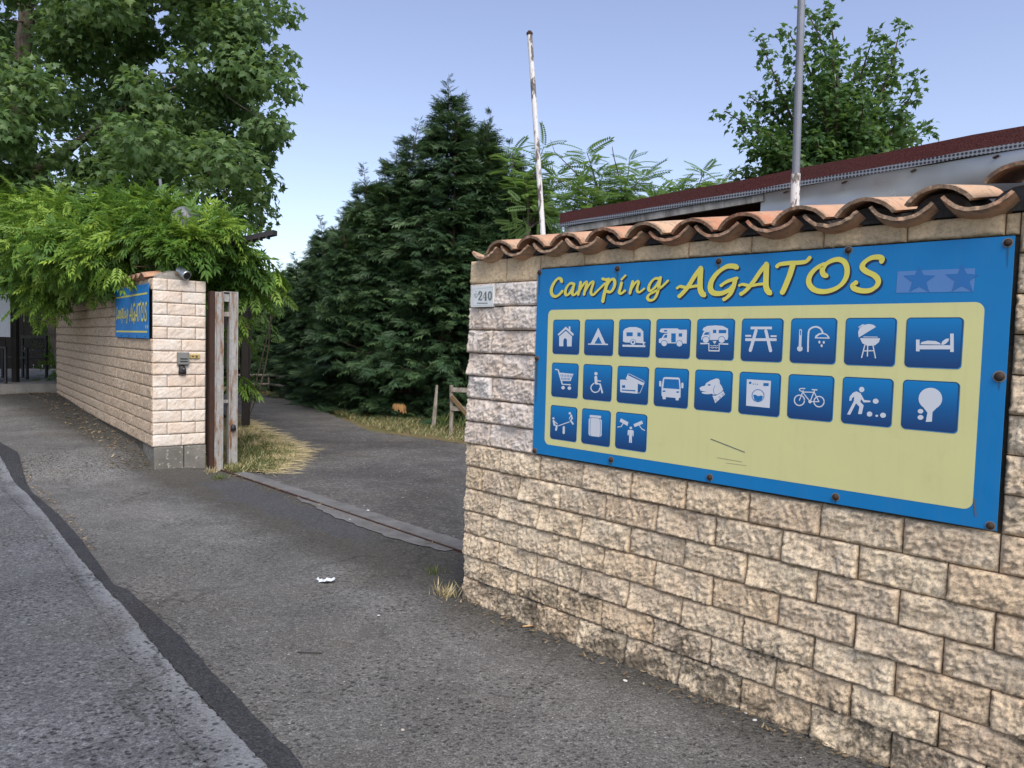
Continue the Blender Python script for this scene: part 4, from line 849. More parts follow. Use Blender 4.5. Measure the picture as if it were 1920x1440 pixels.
mesh_obj('fascia_board', pmesh('fascia', *slab(ul_ + .05, u_sp + .02, SO + .004, SO + .03, .099, .142)), M_WOODG, shed)
ms = Mat('zinc_sheet', .42, .5, .65); ms.col(ms.ramp(ms.noise(2.2, 4), [(.3, (.30, .30, .305)), (.7, (.46, .46, .465))])); ms.rough(ms.ramp(ms.noise(8, 4), [(.3, .26), (.7, .44)])); M_ZINC = ms.m
xs = [u_sp, u_sp + .62, u_sp + 1.3, u_sp + 2.1, SR]
zn = VN(5)
for a, b_ in zip(xs, xs[1:]):
    V = []; Fc = []; nu, nv = 24, 14
    for i in range(nu + 1):
        for j in range(nv + 1):
            u = a + (b_ - a + .02) * i / nu; d = .097 + .75 * j / nv
            yy = SO + .012 + .018 * float(zn(np.float64(u * 2.3), np.float64(d * 4.0))) + .006 * float(zn(np.float64(u * 9), np.float64(d * 9 + 4))) + (.012 if a != u_sp else 0) * 0
            yy += .16 * max(0, d - .17) + .012 * math.sin(u * 7.0 + d * 3) * min(1, d * 3); yy += .010 * math.sin(d * 21 + 1.5 * math.sin(u * 3.1)) * math.exp(-((d - .3) / .22) ** 2); yy += .05 * math.exp(-((d - .18) / .05) ** 2) * (.4 + .6 * math.sin(u * 2.1)) * .6
            V.append((u, yy - (.004 if int(a * 100) % 2 else 0), zt(u) - d))
    for i in range(nu):
        for j in range(nv): q = i * (nv + 1) + j; Fc.append((q, q + 1, q + nv + 2, q + nv + 1))
    mesh_obj('metal_sheet', pmesh('sheet', V, Fc, True), M_ZINC, shed)
    for t in (.25, .75):
        u = a + (b_ - a) * t; MB().box(u - .012, SO - .012, zt(u) - .118, u + .012, SO + .0, zt(u) - .112, Matrix.Rotation(-.4, 3, 'Y'), (u, SO, zt(u) - .115)).build('nail', M_RUSTD, shed)
M_DKWOOD = flat('dark_shed_wood', (.030, .026, .023), .9)
MB().box(ul_ + .15, SO + 3.1, 0, SR, SO + 3.15, 2.22).build('back_wall', M_DKWOOD, shed)
MB().box(SR - .05, SO + .1, 0, SR, SO + 3.05, 2.3).build('side_wall', M_DKWOOD, shed)
MB().box(ul_ + .12, SO + .3, 0, ul_ + .18, SO + 3.09, 2.18).build('side_wall', M_DKWOOD, shed)
for u in (ul_ + .25, u_sp, 2.4): MB().box(u, SO + .07, 0, u + .09, SO + .16, zt(u) - .105).build('post', M_DKWOOD, shed)

# ------------------------------------------------------------------ foliage machinery
def frames(d, up):
    d = d / (np.linalg.norm(d, axis=1, keepdims=True) + 1e-9); x = np.cross(d, up); x /= (np.linalg.norm(x, axis=1, keepdims=True) + 1e-9); z = np.cross(x, d)
    return np.stack([x, d, z], axis=2)     # columns
def scatter(tV, tF, pos, fr, sc, rnd, rng, jit=.12):
    n = len(pos); m = len(tV); s3 = sc[:, None, None] if sc.ndim == 1 else sc[:, None, :]
    V = np.einsum('nij,nmj->nmi', fr, tV[None] * s3) + pos[:, None, :]
    Fc = (tF[None] + (np.arange(n) * m)[:, None, None]).reshape(-1, 3)
    rr = np.repeat(rnd, m); return V.reshape(-1, 3), Fc, rr
def unit(v): return v / (np.linalg.norm(v, axis=-1, keepdims=True) + 1e-9)
def lobed(n5=5):
    ol = [(0, 0), (.10, .04), (.42, -.10), (.30, .14), (.56, .38), (.32, .42), (.26, .56), (.12, .62), (0, 1.0)]
    pts = ol + [(-x, y) for x, y in ol[-2:0:-1]]
    V = np.array([(0, .32, .05)] + [(x, y, -.30 * abs(x) - .22 * y * y) for x, y in pts]); m = len(pts)
    return V, np.array([(0, 1 + i, 1 + (i + 1) % m) for i in range(m)])
def leaflet(x, y, ang, L, wd, z=0, droop=.15):
    c, s = math.cos(ang), math.sin(ang)
    pts = [(0, 0, 0), (wd, L * .42, .03 * L), (0, L, -droop * L), (-wd, L * .42, .03 * L)]
    return [(x + px * c + py * s, y - px * s + py * c, z + pz) for px, py, pz in pts]
def pinnate(pairs, L, wd, ang=1.15, droop=.25, curve=.35):
    V, Fc = [], []
    def add(q): o = len(V); V.extend(q); Fc.extend([(o, o + 1, o + 2), (o, o + 2, o + 3)])
    for i in range(pairs):
        t = .18 + .74 * i / (pairs - 1); z = -curve * t * t; sz = L * (1 - .35 * abs(t - .5))
        for sgn in (1, -1): add(leaflet(0, t, sgn * (ang - .25 * t), sz, wd, z, droop))
    add(leaflet(0, .93, 0, L, wd, -curve * .88, droop))
    add([(.008, 0, 0), (.004, .95, -curve * .9), (-.004, .95, -curve * .9), (-.008, 0, 0)]); return np.array(V), np.array(Fc)
def spray(seed):
    r = random.Random(seed); V, Fc = [], []
    def blade(p, d, L, wd, dz):
        px = Vector((-d.y, d.x)); q = [(p[0], p[1], p[2]), (p[0] + d.x * L * .45 + px.x * wd, p[1] + d.y * L * .45 + px.y * wd, p[2] + dz * .35), (p[0] + d.x * L, p[1] + d.y * L, p[2] + dz), (p[0] + d.x * L * .45 - px.x * wd, p[1] + d.y * L * .45 - px.y * wd, p[2] + dz * .35)]
        o = len(V); V.extend(q); Fc.extend([(o, o + 1, o + 2), (o, o + 2, o + 3)])
    blade((0, 0, 0), Vector((0, 1)), 1.0, .022, -.22)
    for i in range(8):
        t = .08 + .80 * i / 7; zz = -.16 * t * t
        for sg in (1, -1):
            a = sg * r.uniform(.55, .85); L = (.46 * (1 - .62 * t) + .08) * r.uniform(.75, 1.2); d = Vector((math.sin(a), math.cos(a)))
            blade((0, t, zz), d, L, .026 * r.uniform(.7, 1.4), -L * r.uniform(.1, .75))
            if i < 6:
                a2 = a - sg * .5; blade((d.x * L * .4, t + d.y * L * .4, zz - .06 * L), Vector((math.sin(a2), math.cos(a2))), L * .55, .020, -L * .3)
    return np.array(V), np.array(Fc)
def curve_pts(a, b, sag, n=7, rr=random):
    a, b = Vector(a), Vector(b); L = (b - a).length; off = Vector((rr.uniform(-1, 1), rr.uniform(-1, 1), rr.uniform(-.4, 1))) * L * sag
    return [a.lerp(b, t) + off * (4 * t * (1 - t)) for t in [i / n for i in range(n + 1)]]

# ------------------------------------------------------------------ cypress row
def cypress_meshes(Hh, Rb, nb, seed, leaders):
    rng = np.random.default_rng(seed); rr = random.Random(seed)
    tv = [spray(seed + i) for i in range(3)]
    pos, dr, sc, rn = [], [], [], []
    lobes = rng.uniform(.66, 1.26, (9, 10))
    axes = [(np.zeros(3), Hh, Rb)] + leaders
    tw = MB(); tw.tube([(0, 0, 0), (.03, 0, Hh * .5), (0, .02, Hh * .97)], [.13 * Rb / 1.5, .07, .008], 8)
    for ai, (base, h, rad) in enumerate(axes):
        if ai: tw.tube([tuple(base * .4), tuple(base + np.array([0, 0, h * .55])), tuple(base + np.array([0, 0, h * .98]))], [.05, .03, .006], 6)
        cnt = nb if ai == 0 else int(nb * .30)
        for _ in range(cnt):
            t = rng.random() ** 1.15 if ai == 0 else .45 + .55 * rng.random()
            az = rng.random() * 2 * math.pi
            lb = lobes[int(az / (2 * math.pi) * 9) % 9, min(9, int(t * 10))]
            prof = (.75 * (1 - t) ** .8 + .25 * (1 - t) ** 2) * (.72 + .28 * min(1, t / .12)) if ai == 0 else (1 - t) ** .9 * 1.6
            L = max(.10, rad * prof * lb * rng.uniform(.72, 1.12)) + .05
            z0 = h * t * .985; rise = L * rng.uniform(.05, .45) * (1 if t > .15 else .3)
            p0 = base + np.array([0, 0, z0 - .25 * L]); d = np.array([math.cos(az), math.sin(az), 0])
            side = np.array([-d[1], d[0], 0]); ns = int(4 + L * 5)
            if rr.random() < .25: tw.tube([tuple(p0 + d * L * .15), tuple(p0 + d * L * .6 + np.array([0, 0, rise * .7])), tuple(p0 + d * L * .92 + np.array([0, 0, rise]))], [.014, .009, .003], 4, False)
            for k in range(ns):
                q = .30 + .70 * (k + rng.random()) / ns; dp = rise * q - .18 * L * q ** 4
                c = p0 + d * L * q + np.array([0, 0, dp]) + side * rng.normal(0, .05)
                sg = rng.choice([-1, 1]) * rng.uniform(.2, 1.0) * (1.15 - q * .6)
                dd = d + side * sg + np.array([0, 0, rng.uniform(-.30, .32) + (.5 if t > .93 else 0)])
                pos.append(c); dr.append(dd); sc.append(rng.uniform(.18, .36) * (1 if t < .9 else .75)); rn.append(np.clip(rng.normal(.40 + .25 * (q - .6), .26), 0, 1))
        tipz = base + np.array([0, 0, h]); bend = rng.normal(0, .10, 3) * np.array([1, 1, 0]); tw.tube([tuple(tipz - np.array([0, 0, .5])), tuple(tipz + bend * .4), tuple(tipz + bend + np.array([0, 0, .30 + .15 * rng.random()]))], [.012, .007, .002], 5, False)
        for _ in range(22):
            q = rng.random(); az = rng.random() * 6.28; pos.append(tipz + bend * q + np.array([0, 0, -.25 + .6 * q])); dr.append(np.array([math.cos(az), math.sin(az), rng.uniform(.2, 1.2)])); sc.append(rng.uniform(.12, .22) * (1.15 - .5 * q)); rn.append(rng.uniform(.3, .8))
    pos = np.array(pos); dr = np.array(dr); sc = np.array(sc); rn = np.array(rn)
    up = unit(np.array([0, 0, 1.0]) + rng.normal(0, .62, pos.shape)); fr = frames(dr, up)
    Vs, Fs, Rs = [], [], []; o = 0; pick = rng.integers(0, 3, len(pos))
    for i in range(3):
        m = pick == i; V, Fc, r = scatter(tv[i][0], tv[i][1], pos[m], fr[m], sc[m], rn[m], rng); Vs.append(V); Fs.append(Fc + o); Rs.append(r); o += len(V)
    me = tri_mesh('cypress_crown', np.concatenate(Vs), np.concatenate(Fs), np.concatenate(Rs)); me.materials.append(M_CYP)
    tm = pmesh('cypress_trunk', tw.v, tw.f); tm.materials.append(M_BARK_D); return me, tm
_L = lambda *a: [(np.array([x, y, 0.0]), h, r) for x, y, h, r in a]
CYA = cypress_meshes(6.2, 1.75, 820, 11, _L((-.62, -.1, 5.35, .50), (.62, .1, 5.5, .45), (-.3, .4, 5.7, .35), (1.1, .2, 4.5, .5), (-1.1, 0, 4.3, .5)))
CYB = cypress_meshes(5.2, 1.70, 760, 23, _L((-.55, .2, 4.75, .5), (.6, -.2, 4.6, .5), (.1, -.8, 4.0, .5), (-1.0, .1, 3.6, .5)))
CYC = cypress_meshes(4.3, 1.55, 640, 37, _L((.5, -.1, 3.95, .5), (-.6, .2, 3.75, .5), (0, .8, 3.3, .5)))
CYL = ['tallest dark green cypress with wispy tip rising left of the white pole', 'cypress just left of the tallest one with a lower split top', 'mid height cypress, third left of the tallest', 'shorter cypress, fourth left of the tallest', 'small dark cypress near the far left end of the row', 'low far cypress behind the lower end of the row', 'cypress right behind the tallest one, towards the white pole', 'bushy cypress partly hidden by the stone wall and white pole', 'far cypress beside the wooden rail at the bend of the drive', 'far cypress glimpsed just right of the rusty posts', 'cypress filling the gap behind the second and third trees', 'cypress between the tallest one and the white pole, half hidden behind its neighbours']
for (px, py, Y, src, hs, lab) in [(842, 178, 14.2, CYA, 6.2, 0), (742, 298, 14.9, CYB, 5.2, 1), (672, 372, 16.2, CYC, 4.3, 2), (606, 428, 18.0, CYC, 4.3, 3), (556, 490, 20.2, CYC, 4.3, 4), (508, 535, 22.5, CYC, 4.3, 5), (908, 240, 14.6, CYB, 5.2, 6), (988, 322, 14.6, CYB, 5.2, 7), (950, 292, 14.9, CYB, 5.2, 11), (480, 560, 24.5, CYC, 4.3, 8), (452, 575, 22.5, CYC, 4.3, 9), (705, 350, 16.6, CYB, 5.2, 10)]:
    p = at(px, py, Y); k = p.z / hs
    e = empty('cypress_tree', (p.x, p.y, -.02), random.uniform(0, 6.28), label=CYL[lab], cat='tree', group='cypress row along the drive'); e.scale = (min(k, 1.0) * (1.12 if lab in (0, 6, 11) else 1.0), min(k, 1.0), k)
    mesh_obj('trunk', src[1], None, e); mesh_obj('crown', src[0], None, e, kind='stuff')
# dead brown spray
V, Fc, r = scatter(*spray(3), np.array([tuple(at(748 + dx, 755, 11.9)) for dx in (-7, -3, 0, 4, 7)]), frames(np.array([[.12 * (i - 2), 0, -1.0] for i in range(5)]), np.array([[0, 1.0, 0.1]] * 5)), np.array([.10, .13, .11, .15, .17]), np.array([.3, .6, .5, .8, .4]), RNG)
tag(mesh_obj('dead_branch', tri_mesh('dead_branch', V, Fc, r), M_CYPDEAD), 'small dead orange brown spray hanging low on the cypress', 'branch')

# ------------------------------------------------------------------ broadleaf crowns from clusters
def cluster_leaves(cl, per, tmpl, size, rng, droop=.4, shell=.55, rmean=.45, rstd=.25, upn=.6):
    pos, dr, up = [], [], []
    for (c, rad) in cl:
        n = max(3, int(per * np.prod(rad) ** (2 / 3)))
        u = unit(rng.normal(0, 1, (n, 3))); rr = (shell + (1 - shell) * rng.random(n)) ** .6
        p = np.array(c) + u * rr[:, None] * np.array(rad); pos.append(p)
        d = unit(u * .8 + rng.normal(0, .55, (n, 3)) + np.array([0, 0, -droop])); dr.append(d)
        up.append(unit(np.array([0, 0, upn]) + u * .75 + rng.normal(0, .42, (n, 3))))
    pos = np.concatenate(pos); dr = np.concatenate(dr); up = np.concatenate(up); n = len(pos)
    sc = size * rng.uniform(.6, 1.2, n); rn = np.clip(rng.normal(rmean, rstd, n), 0, 1)
    return scatter(tmpl[0], tmpl[1], pos, frames(dr, up), sc, rn, rng)
LOBE = lobed()
def inv(P): return tuple(P)
# plane tree
rng = np.random.default_rng(5)
pt_base = at(150, 720, 13.6); pt_base.z = .3
plane = empty('plane_tree', (0, 0, 0), label='big leafy plane tree overhanging the wisteria in the top left', cat='tree')
outline = [(540, -60), (556, 20), (548, 110), (556, 165), (540, 235), (512, 275), (470, 300), (492, 355), (470, 400), (440, 380), (430, 180), (470, 60), (500, 130), (420, 300), (390, 400)]
cl = []
for px, py in outline: cl.append((at(px - 22, py, rng.uniform(11.2, 12.6)), (.30, .30, .26)))
for _ in range(230):
    px = rng.uniform(-320, 515); py = rng.uniform(-420, 405)
    if px > 470 + 25 * math.sin(py * .02): continue
    cl.append((at(px, py, rng.uniform(10.6, 14.5)), tuple(rng.uniform(.32, .62) * np.array([1, 1, .72]))))
for _ in range(75):
    cl.append((at(rng.uniform(180, 500), rng.uniform(-60, 330), rng.uniform(11.4, 13.6)), (.40, .40, .30)))
for _ in range(45):
    cl.append((at(rng.uniform(-450, 360), rng.uniform(150, 430), rng.uniform(13.5, 16)), (.6, .6, .5)))
V, Fc, r = cluster_leaves([(tuple(c), np.array(rd_)) for c, rd_ in cl], 1050, LOBE, .125, rng, .55, .15)
mesh_obj('crown', tri_mesh('plane_crown', V, Fc, r), M_PLANE, plane, kind='stuff')
tb = MB(); fork = at(60, 330, 13.2); tb.tube(curve_pts(pt_base, fork, .03), [.26, .25, .24, .23, .22, .21, .20, .19], 12)
tops = [at(48, 30, 12.8), at(20, -250, 13.2)]; tb.tube([fork, at(28, 200, 13.0), at(50, 40, 12.8), at(40, -200, 13)], [.19, .14, .12, .08], 10)
tb.tube([fork, at(-10, 220, 12.8), at(-60, 60, 12.6), at(-140, -200, 12.6)], [.15, .12, .09, .05], 8)
tb.tube(curve_pts(fork, at(250, 190, 12.2), .06), [.13, .11, .1, .08, .07, .06, .05, .04], 8); tb.tube(curve_pts(at(250, 190, 12.2), at(500, 120, 11.8), .05), .025, 6)
rr = random.Random(4)
for c, rd_ in cl[:70]:
    c = Vector(c); src = min([fork, at(250, 190, 12.2), at(50, 40, 12.8), at(150, 260, 12.6), at(400, 150, 12.0), at(330, 300, 12.2), at(300, 20, 12.3), at(-60, 60, 12.6)], key=lambda q: (q - c).length)
    if (c - src).length < 3.4: tb.tube(curve_pts(src, c, .12, 5, rr), [.018, .015, .012, .009, .006, .003], 5, False)
tb.build('trunk', M_BARK, plane, smooth=True)

# maple behind the shed
maple = empty('maple_tree', (0, 0, 0), label='upright maple tree with open branches behind the shed roof', cat='tree')
rng = np.random.default_rng(9); rr = random.Random(9); MY = 9.5
mb_ = at(1560, 520, MY); mb_.z = 0; mfork = at(1558, 400, MY); tb = MB(); tb.tube([mb_, mfork], [.13, .10], 10); cl = []
for px, py, dY in [(1424, 72, .2), (1478, 60, -.4), (1512, 20, .3), (1552, 15, 0), (1560, 110, -.6), (1608, 120, .5), (1640, 62, -.2), (1688, 52, .3), (1672, 140, .6), (1722, 150, -.4), (1742, 236, .1), (1700, 230, .5), (1358, 208, .2), (1392, 262, -.3), (1405, 180, .4), (1440, 250, -.6), (1490, 180, .6), (1530, 260, -.5), (1600, 250, .2), (1650, 270, -.4), (1480, 310, .2), (1380, 325, .4), (1440, 330, .5), (1620, 190, -.7), (1560, 200, .8)]:
    tip = at(px, py, MY + dY); pts = curve_pts(mfork, tip, .07, 9, rr); tb.tube(pts, [.035 - .0033 * i for i in range(10)], 5, False)
    for i, t in enumerate(np.linspace(.28, 1.0, 8)):
        c = pts[0].lerp(pts[-1], t) * .3 + Vector(pts[min(9, int(t * 9))]) * .7
        s_ = .34 * (1.1 - t) + .10
        for _ in range(2): cl.append((tuple(c + Vector(rng.normal(0, .12 * (1.2 - t), 3))), np.array([s_, s_, s_ * .7])))
V, Fc, r = cluster_leaves(cl, 760, LOBE, .088, rng, .15, .1, .4, .25, 1.2)
mesh_obj('crown', tri_mesh('maple_crown', V, Fc, r), M_MAPLE, maple, kind='stuff'); tb.build('trunk', M_BARK_D, maple)

# ailanthus
AILT = pinnate(10, .21, .036, 1.2, .2, .3)
def ailanthus(label, base_px, Y, tips, seed, lsz=.52):
    rng = np.random.default_rng(seed); rr = random.Random(seed)
    e = empty('ailanthus_tree', (0, 0, 0), label=label, cat='tree', group='feathery trees behind the wall'); b0 = at(base_px, 600, Y); b0.z = 0; fk = at(base_px, 430, Y); tb = MB(); tb.tube([b0, fk], [.07, .05], 8)
    pos, dr, up = [], [], []
    for px, py, dY in tips:
        tip = at(px, py, Y + dY); pts = curve_pts(fk, tip, .10, 7, rr); tb.tube(pts, [.03, .026, .022, .018, .014, .011, .008, .005], 5, False)
        for k in range(36):
            t = 1 - .62 * (k / 36) ** 1.1; i = min(6, int(t * 7)); c = pts[i].lerp(pts[i + 1], t * 7 - i) if i < 7 else pts[7]
            a = k * 2.4 + rr.random(); d = np.array([math.cos(a), math.sin(a), rng.uniform(.0, .6) + (.6 if k < 4 else 0)]); pos.append(np.array(c)); dr.append(d); up.append(np.array([0, 0, 1.0]) + rng.normal(0, .25, 3))
    n = len(pos); V, Fc, r = scatter(*AILT, np.array(pos), frames(np.array(dr), np.array(up)), lsz * rng.uniform(.55, 1.15, n), np.clip(rng.normal(.5, .25, n), 0, 1), rng)
    mesh_obj('crown', tri_mesh('ailanthus_crown', V, Fc, r), M_AIL, e, kind='stuff'); tb.build('trunk', M_BARK, e)
ailanthus('feathery tree growing between the cypress and the white pole', 990, 13.2, [(1020, 275, 0), (962, 285, .4), (1045, 330, .3), (985, 330, -.3), (1010, 380, .5), (1055, 385, 0)], 3, .5)
ailanthus('feathery tree with two raised shoots right of the white pole', 1130, 12.5, [(1100, 285, 0), (1180, 300, .4), (1130, 330, .3), (1080, 350, -.4), (1210, 330, -.2), (1160, 370, .4), (1100, 390, .6), (1235, 370, .5)], 5, .5)
ailanthus('low feathery tree just left of the maple above the roof edge', 1300, 11.8, [(1320, 322, 0), (1270, 355, .3), (1352, 345, -.2), (1220, 380, .5)], 8, .48)
# bare twigs
bt = MB()
for pts in ([(1085, 330), (1060, 305), (1040, 285), (1032, 262)], [(1090, 360), (1062, 350), (1038, 330), (1034, 300)], [(1085, 350), (1055, 335), (1040, 350)], [(1160, 330), (1150, 290), (1148, 275)]): bt.tube([at(*p, 12.2) for p in pts], [.010, .008, .005, .003][:len(pts)], 5, False)
tag(bt.build('bare_branch', M_BARK_D), 'bare leafless dark twigs curling right of the white pole', 'branch')
# low hedge mass behind the tile line
rng = np.random.default_rng(21)
hd = empty('leafy_shrub', (0, 0, 0), label='dense green shrub below the feathery trees, left of the shed roof', cat='shrub')
cl = [(tuple(at(rng.uniform(1000, 1330), rng.uniform(400, 470), rng.uniform(11.5, 13.5))), np.array([.5, .5, .4])) for _ in range(34)]
V, Fc, r = cluster_leaves(cl, 150, AILT, .30, rng, .3, .3); mesh_obj('foliage', tri_mesh('shrub', V, Fc, r), M_AIL, hd, kind='stuff')
sb = MB()
for px in (1020, 1100, 1180, 1260): a = at(px, 600, 12.5); a.z = 0; sb.tube([a, at(px + 8, 440, 12.5)], [.04, .015], 6)
sb.build('stems', M_BARK, hd)

# ------------------------------------------------------------------ wisteria over the pillar wall
rng = np.random.default_rng(31); WIST = pinnate(5, .40, .064, .88, .45, .32)
wis = empty('wisteria', (0, 0, 0), label='bright green wisteria spilling over the far stone wall', cat='climber')
cl = []
def blob(px, py, Y, r, rz=None): cl.append((tuple(at(px, py, Y)), np.array([r, r, rz or r * .72])))
for a in [(300, 415, 8.5, .32), (262, 420, 8.9, .32), (215, 420, 9.3, .38), (335, 448, 8.5, .28), (385, 440, 8.7, .26), (408, 425, 8.8, .22), (412, 465, 8.6, .24), (440, 480, 8.7, .24), (345, 468, 8.0, .22), (318, 440, 8.05, .17), (372, 450, 8.0, .15), (398, 432, 8.2, .16), (290, 448, 8.35, .25), (250, 452, 8.6, .23), (205, 458, 8.8, .32), (160, 470, 9.2, .48), (110, 450, 10.0, .55), (60, 440, 11.0, .60), (10, 430, 11.5, .65), (160, 420, 9.8, .42), (110, 415, 10.6, .45), (208, 480, 8.6, .22), (175, 492, 8.9, .28), (130, 488, 9.5, .36), (90, 482, 10.3, .42), (45, 468, 11, .45), (5, 448, 11.4, .42), (430, 515, 8.8, .17), (400, 495, 8.8, .20), (462, 505, 8.9, .17), (440, 548, 8.9, .10), (375, 478, 8.6, .22), (315, 400, 8.7, .22), (275, 402, 9.0, .28), (225, 398, 9.5, .30), (60, 400, 11.0, .40), (20, 395, 11.4, .40), (-60, 420, 12, .7), (-80, 460, 12, .5), (100, 535, 10.4, .28), (60, 525, 10.8, .32), (150, 518, 9.7, .20), (52, 520, 11.0, .22)]: blob(*a)
pos, dr, up, sz, rn = [], [], [], [], []
for c, rad in cl:
    n = int(1450 * (rad[0] * rad[2]) ** .62) + 6; u = unit(rng.normal(0, 1, (n, 3)) + np.array([-.1, -.35, .25])); q = rng.uniform(.45, 1.08, n)
    p = np.array(c) + u * q[:, None] * rad; pos.append(p); dr.append(unit(u * np.array([.7, .7, .4]) + rng.normal(0, .62, (n, 3)) + np.array([0, 0, -.32]))); up.append(unit(np.array([0, 0, .9]) + u * .6 + rng.normal(0, .35, (n, 3))))
    sz.append(rng.uniform(.12, .24, n) * (1 + .35 * (rng.random(n) < .12))); rn.append(np.clip(rng.normal(.30 if rng.random() < .6 else .62, .2, n) + .2 * u[:, 2], 0, 1))  # leaves on top of each mound lighter: mound light and shade put into colour
# hanging strands
for px, py, Y, L in [(214, 500, 8.0, .12), (515, 505, 9, .12), (505, 520, 9, .35), (480, 500, 8.9, .4), (448, 590, 8.8, .22), (100, 545, 10.2, .35), (60, 545, 10.6, .4), (40, 540, 11, .3), (170, 512, 9.0, .22), (455, 700, 9.2, .16)]:
    n = 14; p0 = np.array(at(px, py, Y)); t = rng.random(n); pos.append(p0 + np.stack([rng.normal(0, .05, n), rng.normal(0, .05, n), -t * L], -1)); a = rng.uniform(0, 6.28, n)
    dr.append(np.stack([np.cos(a), np.sin(a), np.full(n, -.5)], -1)); up.append(unit(np.array([0, 0, 1.0]) + rng.normal(0, .3, (n, 3)))); sz.append(rng.uniform(.16, .28, n)); rn.append(np.clip(rng.normal(.7, .2, n), 0, 1))
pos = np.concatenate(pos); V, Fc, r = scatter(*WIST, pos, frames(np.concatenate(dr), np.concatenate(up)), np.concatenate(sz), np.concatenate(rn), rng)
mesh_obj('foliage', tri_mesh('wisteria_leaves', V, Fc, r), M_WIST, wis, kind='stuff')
tb = MB(); tb.tube([w2(.9, 1.2, 0), w2(.8, 1.1, 1.5), w2(.6, .9, 2.1), w2(.4, 2.5, 2.3), w2(.3, 5, 2.3)], [.06, .055, .05, .04, .02], 8)
for px, py, Y in [(522, 560, 9), (505, 500, 9), (470, 460, 8.8), (250, 500, 7.9), (120, 540, 9.6), (60, 560, 10.5)]: tb.tube(curve_pts(w2(.6, 1.2, 2.3), at(px, py, Y), .1), .006, 4, False)
tb.build('stem', M_BARK_D, wis)
# pale shoots beside the gate post (own plant beyond)
rng = np.random.default_rng(77)
sh = empty('leafy_shrub', (0, 0, 0), label='pale green airy shrub behind the rusty gate posts', cat='shrub')
cl = [(tuple(at(px, py, Y)), np.array([r_, r_, r_])) for px, py, Y, r_ in [(505, 525, 11, .16), (515, 560, 11.2, .16), (495, 560, 11.6, .25), (470, 590, 12, .35), (455, 640, 12.2, .4), (490, 610, 12.4, .3), (450, 690, 12.2, .35), (520, 545, 11, .12), (462, 548, 11.6, .3)]]
V, Fc, r = cluster_leaves(cl, 190, WIST, .22, rng, .3, .2); mesh_obj('foliage', tri_mesh('shoots', V, Fc, r), M_AIL, sh, kind='stuff')
sb = MB(); a = at(462, 740, 12.2); a.z = 0
for px, py in ((505, 525), (520, 560), (470, 560), (455, 650)): sb.tube(curve_pts(a, at(px, py, 11.6), .05), .012, 5, False)
sb.build('stems', M_BARK, sh)

# ------------------------------------------------------------------ terrace at the far left
TZ = .49
t0, t1 = w2(-.02, SL + .12), w2(-9, SL + .9)
ter = [tuple(w2(1.2, SL + .05)[:2]), tuple(w2(-9, SL + .05)[:2]), tuple(w2(-9, SL + 9)[:2]), tuple(w2(1.2, SL + 9)[:2])]
tm = MB(); V = [(x, y, z) for z in (-.1, TZ) for x, y in ter]; tm.add(V, [(4, 5, 6, 7), (0, 1, 5, 4), (1, 2, 6, 5), (2, 3, 7, 6), (3, 0, 4, 7)])
for i_ in range(0): pass
tm.build('terrace', make_concrete('terrace_concrete', (.26, .245, .22), 4), kind='structure')
bench = empty('garden_bench', at(47, 700, 14.6) - Vector((0, 0, 0)), A2 + R(-50), label='dark iron bench with a lattice back in the shade at far left', cat='bench'); bench.location.z = TZ
M_IRON = flat('dark_iron', (.03, .028, .028), .6, .4); M_SLAT = flat('grey_slats', (.085, .078, .07), .8)
for x in (-.28, .28): MB().box(x - .02, -.25, 0, x + .02, -.21, .62).build('leg', M_IRON, bench); MB().box(x - .02, .21, 0, x + .02, .25, .86).build('leg', M_IRON, bench)
for i in range(4): MB().box(-.3, -.24 + i * .12, .40, .3, -.15 + i * .12, .425).build('seat_slat', M_SLAT, bench)
MB().box(-.3, .20, .80, .3, .24, .86).build('top_rail', M_SLAT, bench); MB().box(-.3, .20, .52, .3, .24, .56).build('back_rail', M_IRON, bench)
lat = MB()
for i in range(9):
    x = -.28 + i * .07
    lat.tube([(x, .215, .56), (min(.29, x + .14), .215, .80)], .007, 4); lat.tube([(x, .228, .80), (min(.29, x + .14), .228, .56)], .007, 4)
lat.build('lattice', M_SLAT, bench)
# white panel on dark timber, railing
pv = empty('white_panel', (0, 0, 0), label='plain white board on a dark post at the left edge', cat='panel')
q0, q1 = at(-170, 505, 13.0), at(18, 512, 13.4); q2 = at(19, 632, 13.4)
V = [(q0.x, q0.y, q2.z), (q1.x, q1.y, q2.z), (q1.x, q1.y, q1.z), (q0.x, q0.y, q1.z)]; n_ = Vector((.25, -.97, 0)) * -.04
V += [tuple(Vector(v) + n_) for v in V]
mesh_obj('board', pmesh('board', V, [(0, 1, 2, 3), (7, 6, 5, 4), (0, 4, 5, 1), (1, 5, 6, 2), (2, 6, 7, 3), (3, 7, 4, 0)]), flat('white_board', (.62, .64, .67), .6), pv)
MB().box(q1.x - .02, q1.y + .05, TZ, q1.x + .07, q1.y + .14, q1.z + .3).build('post', M_DKWOOD, pv)
MB().box(q0.x, q0.y + .08, TZ, q1.x - .05, q0.y + .16, q2.z - .02).build('timber_base', bark('rust_brown_boards', (.05, .03, .02), (.14, .08, .05)), pv)
rl = empty('handrail', (0, 0, 0), label='low black metal handrail at the edge of the terrace', cat='railing')
r0 = at(11, 720, 13.0); r0.z = TZ; rt = at(9, 650, 13.0).z
for dx in (0, -.9, -1.8): MB().box(r0.x + dx - .018, r0.y - .018, TZ, r0.x + dx + .018, r0.y + .018, rt).build('post', M_IRON, rl)
for zz in (rt, TZ + .10): MB().box(r0.x - 2.4, r0.y - .017, zz - .03, r0.x + .018, r0.y + .017, zz).build('rail', M_IRON, rl)
